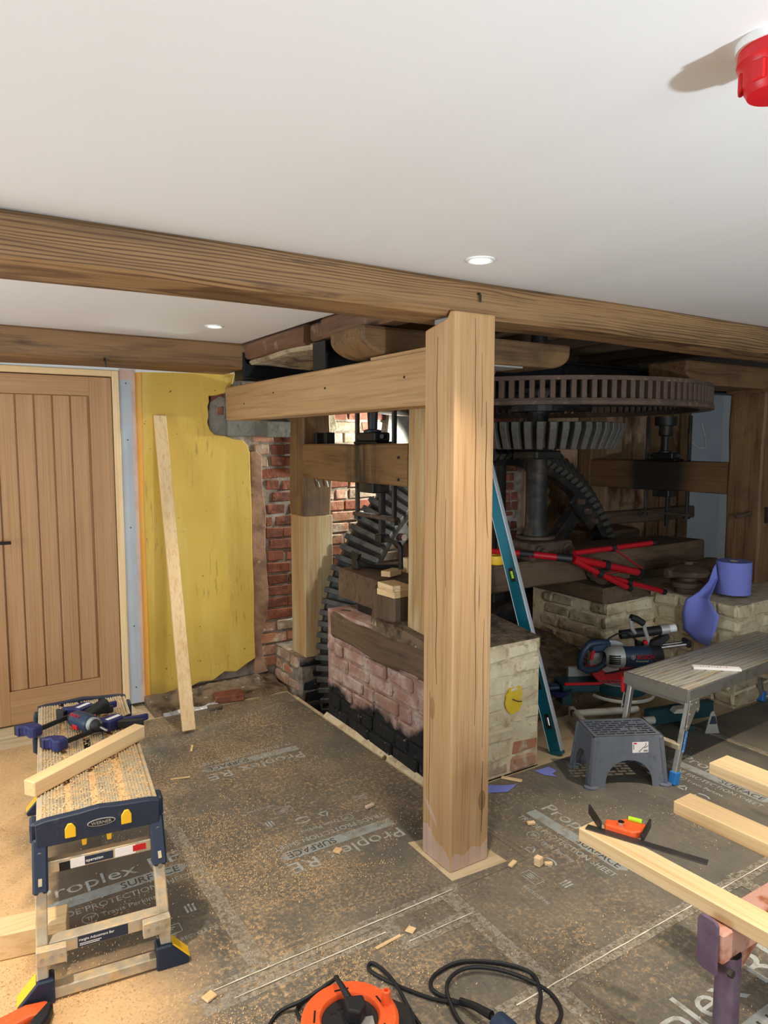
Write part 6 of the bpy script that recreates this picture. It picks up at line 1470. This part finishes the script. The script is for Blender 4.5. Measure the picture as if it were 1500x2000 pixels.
scrap(1.87, 2.93, 0.03, 0.018, 0.014, 30, 'small brown wood scrap at the foot of the tarred wall', 'old_X')
scrap(1.555, 2.56, 0.045, 0.018, 0.012, 10, 'pinkish wood scrap in the shadow behind the oak post', 'pink')
scrap(1.27, 2.335, 0.03, 0.03, 0.01, 35, 'orange wood scrap on the printed strip left of the post')
scrap(2.26, 2.415, 0.10, 0.022, 0.008, -55, 'short pale lath by the pier foot')
scrap(2.33, 1.80, 0.02, 0.012, 0.006, 10, 'tiny wood crumb behind the combination square')
def paper_scrap(x, y, pts, rz, label):
    mb = MB().prism(pts, 'Z', 0.002, 0.0035).xf(Matrix.Translation((x, y, 0)) @ Matrix.Rotation(R(rz), 4, 'Z'))
    tag(B(mb, 'paper_scrap', 'bluepaper', origin=(x, y, 0)), label, 'paper scrap', 'torn blue paper scraps')
paper_scrap(2.16, 2.385, [(-0.08, -0.03), (0.02, -0.045), (0.09, 0.01), (0.03, 0.015), (-0.06, 0.04)], -18, 'torn blue paper scrap lying against the pier foot')
paper_scrap(2.46, 2.375, [(-0.05, 0.04), (0.04, 0.05), (0.05, 0.0), (0.01, -0.02), (0.015, -0.05), (-0.03, -0.015)], -10, 'torn blue paper scrap between pier and step stool')

# pencilled figures on the batten, paint crumbs
# sawdust and shavings: nobody could count them
def smooth(a, b_, x):
    t = max(0.0, min(1.0, (x - a) / (b_ - a)))
    return t * t * (3 - 2 * t)
rnd = random.Random(5)
mb = MB()
vs, fs = [], []
cnt = 0
blockers = [(1.54, 1.76, 1.97, 2.18)]
while cnt < 30000:
    x, y = rnd.uniform(-0.2, 3.3), rnd.uniform(1.0, 4.05)
    if x > 1.86 and y > 2.44: continue
    w = 0.05 + 0.95 * (1 - smooth(0.35, 1.25, x)) * (1 - smooth(2.9, 3.8, y)) + 0.16 * (1 - smooth(1.3, 2.0, x)) + 0.3 * math.exp(-((x - 1.35) ** 2 + (y - 2.15) ** 2) / 0.06)
    w *= 0.12 + 1.5 * smooth(-0.12, 0.4, noise.noise(Vector((x * 2.6, y * 3.3, 0.3))) + 0.6 * noise.noise(Vector((x * 8.1, y * 9.3, 4.3))))
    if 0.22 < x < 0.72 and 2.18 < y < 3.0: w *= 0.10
    if rnd.random() > w: continue
    if any(a < x < b_ and c_ < y < d for a, b_, c_, d in blockers): continue
    a = rnd.uniform(0, math.pi); l_ = rnd.uniform(0.0008, 0.0028) * (2.4 if rnd.random() < 0.03 else 1); t_ = rnd.uniform(0.0005, 0.0013)
    z0 = 0.0008 + rnd.uniform(0, 0.0015); z1 = z0 + rnd.uniform(0, 0.003)
    ux, uy = math.cos(a) * l_, math.sin(a) * l_
    vx, vy = -math.sin(a) * t_, math.cos(a) * t_
    n0 = len(vs)
    vs += [(x - ux - vx, y - uy - vy, z0), (x + ux - vx, y + uy - vy, z1), (x + ux + vx, y + uy + vy, z1 + 0.0006), (x - ux + vx, y - uy + vy, z0 + 0.0006)]
    fs.append((n0, n0 + 1, n0 + 2, n0 + 3))
    cnt += 1
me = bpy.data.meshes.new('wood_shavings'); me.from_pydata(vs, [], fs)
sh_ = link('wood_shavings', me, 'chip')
sh_['kind'] = 'stuff'; sh_['label'] = 'orange sawdust and shavings scattered over the floor sheets'; sh_['category'] = 'sawdust'
vs, fs = [], []
for i in range(2600):
    p = on_bench(rnd.uniform(-0.155, 0.155), rnd.uniform(0.03, 1.0)) @ Vector((0, 0, 0.0006 + rnd.uniform(0, 0.002)))
    a = rnd.uniform(0, math.pi); l_ = rnd.uniform(0.0015, 0.004); t_ = rnd.uniform(0.0007, 0.0018)
    ux, uy = math.cos(a) * l_, math.sin(a) * l_; vx, vy = -math.sin(a) * t_, math.cos(a) * t_
    n0 = len(vs)
    vs += [(p.x - ux - vx, p.y - uy - vy, p.z), (p.x + ux - vx, p.y + uy - vy, p.z + 0.001), (p.x + ux + vx, p.y + uy + vy, p.z + 0.0012), (p.x - ux + vx, p.y - uy + vy, p.z)]
    fs.append((n0, n0 + 1, n0 + 2, n0 + 3))
me = bpy.data.meshes.new('sawdust'); me.from_pydata(vs, [], fs)
sh_ = link('sawdust', me, 'chip')
sh_['kind'] = 'stuff'; sh_['label'] = 'sawdust sprinkled over the deck of the left work platform'; sh_['category'] = 'sawdust'
bpy.context.view_layer.update()
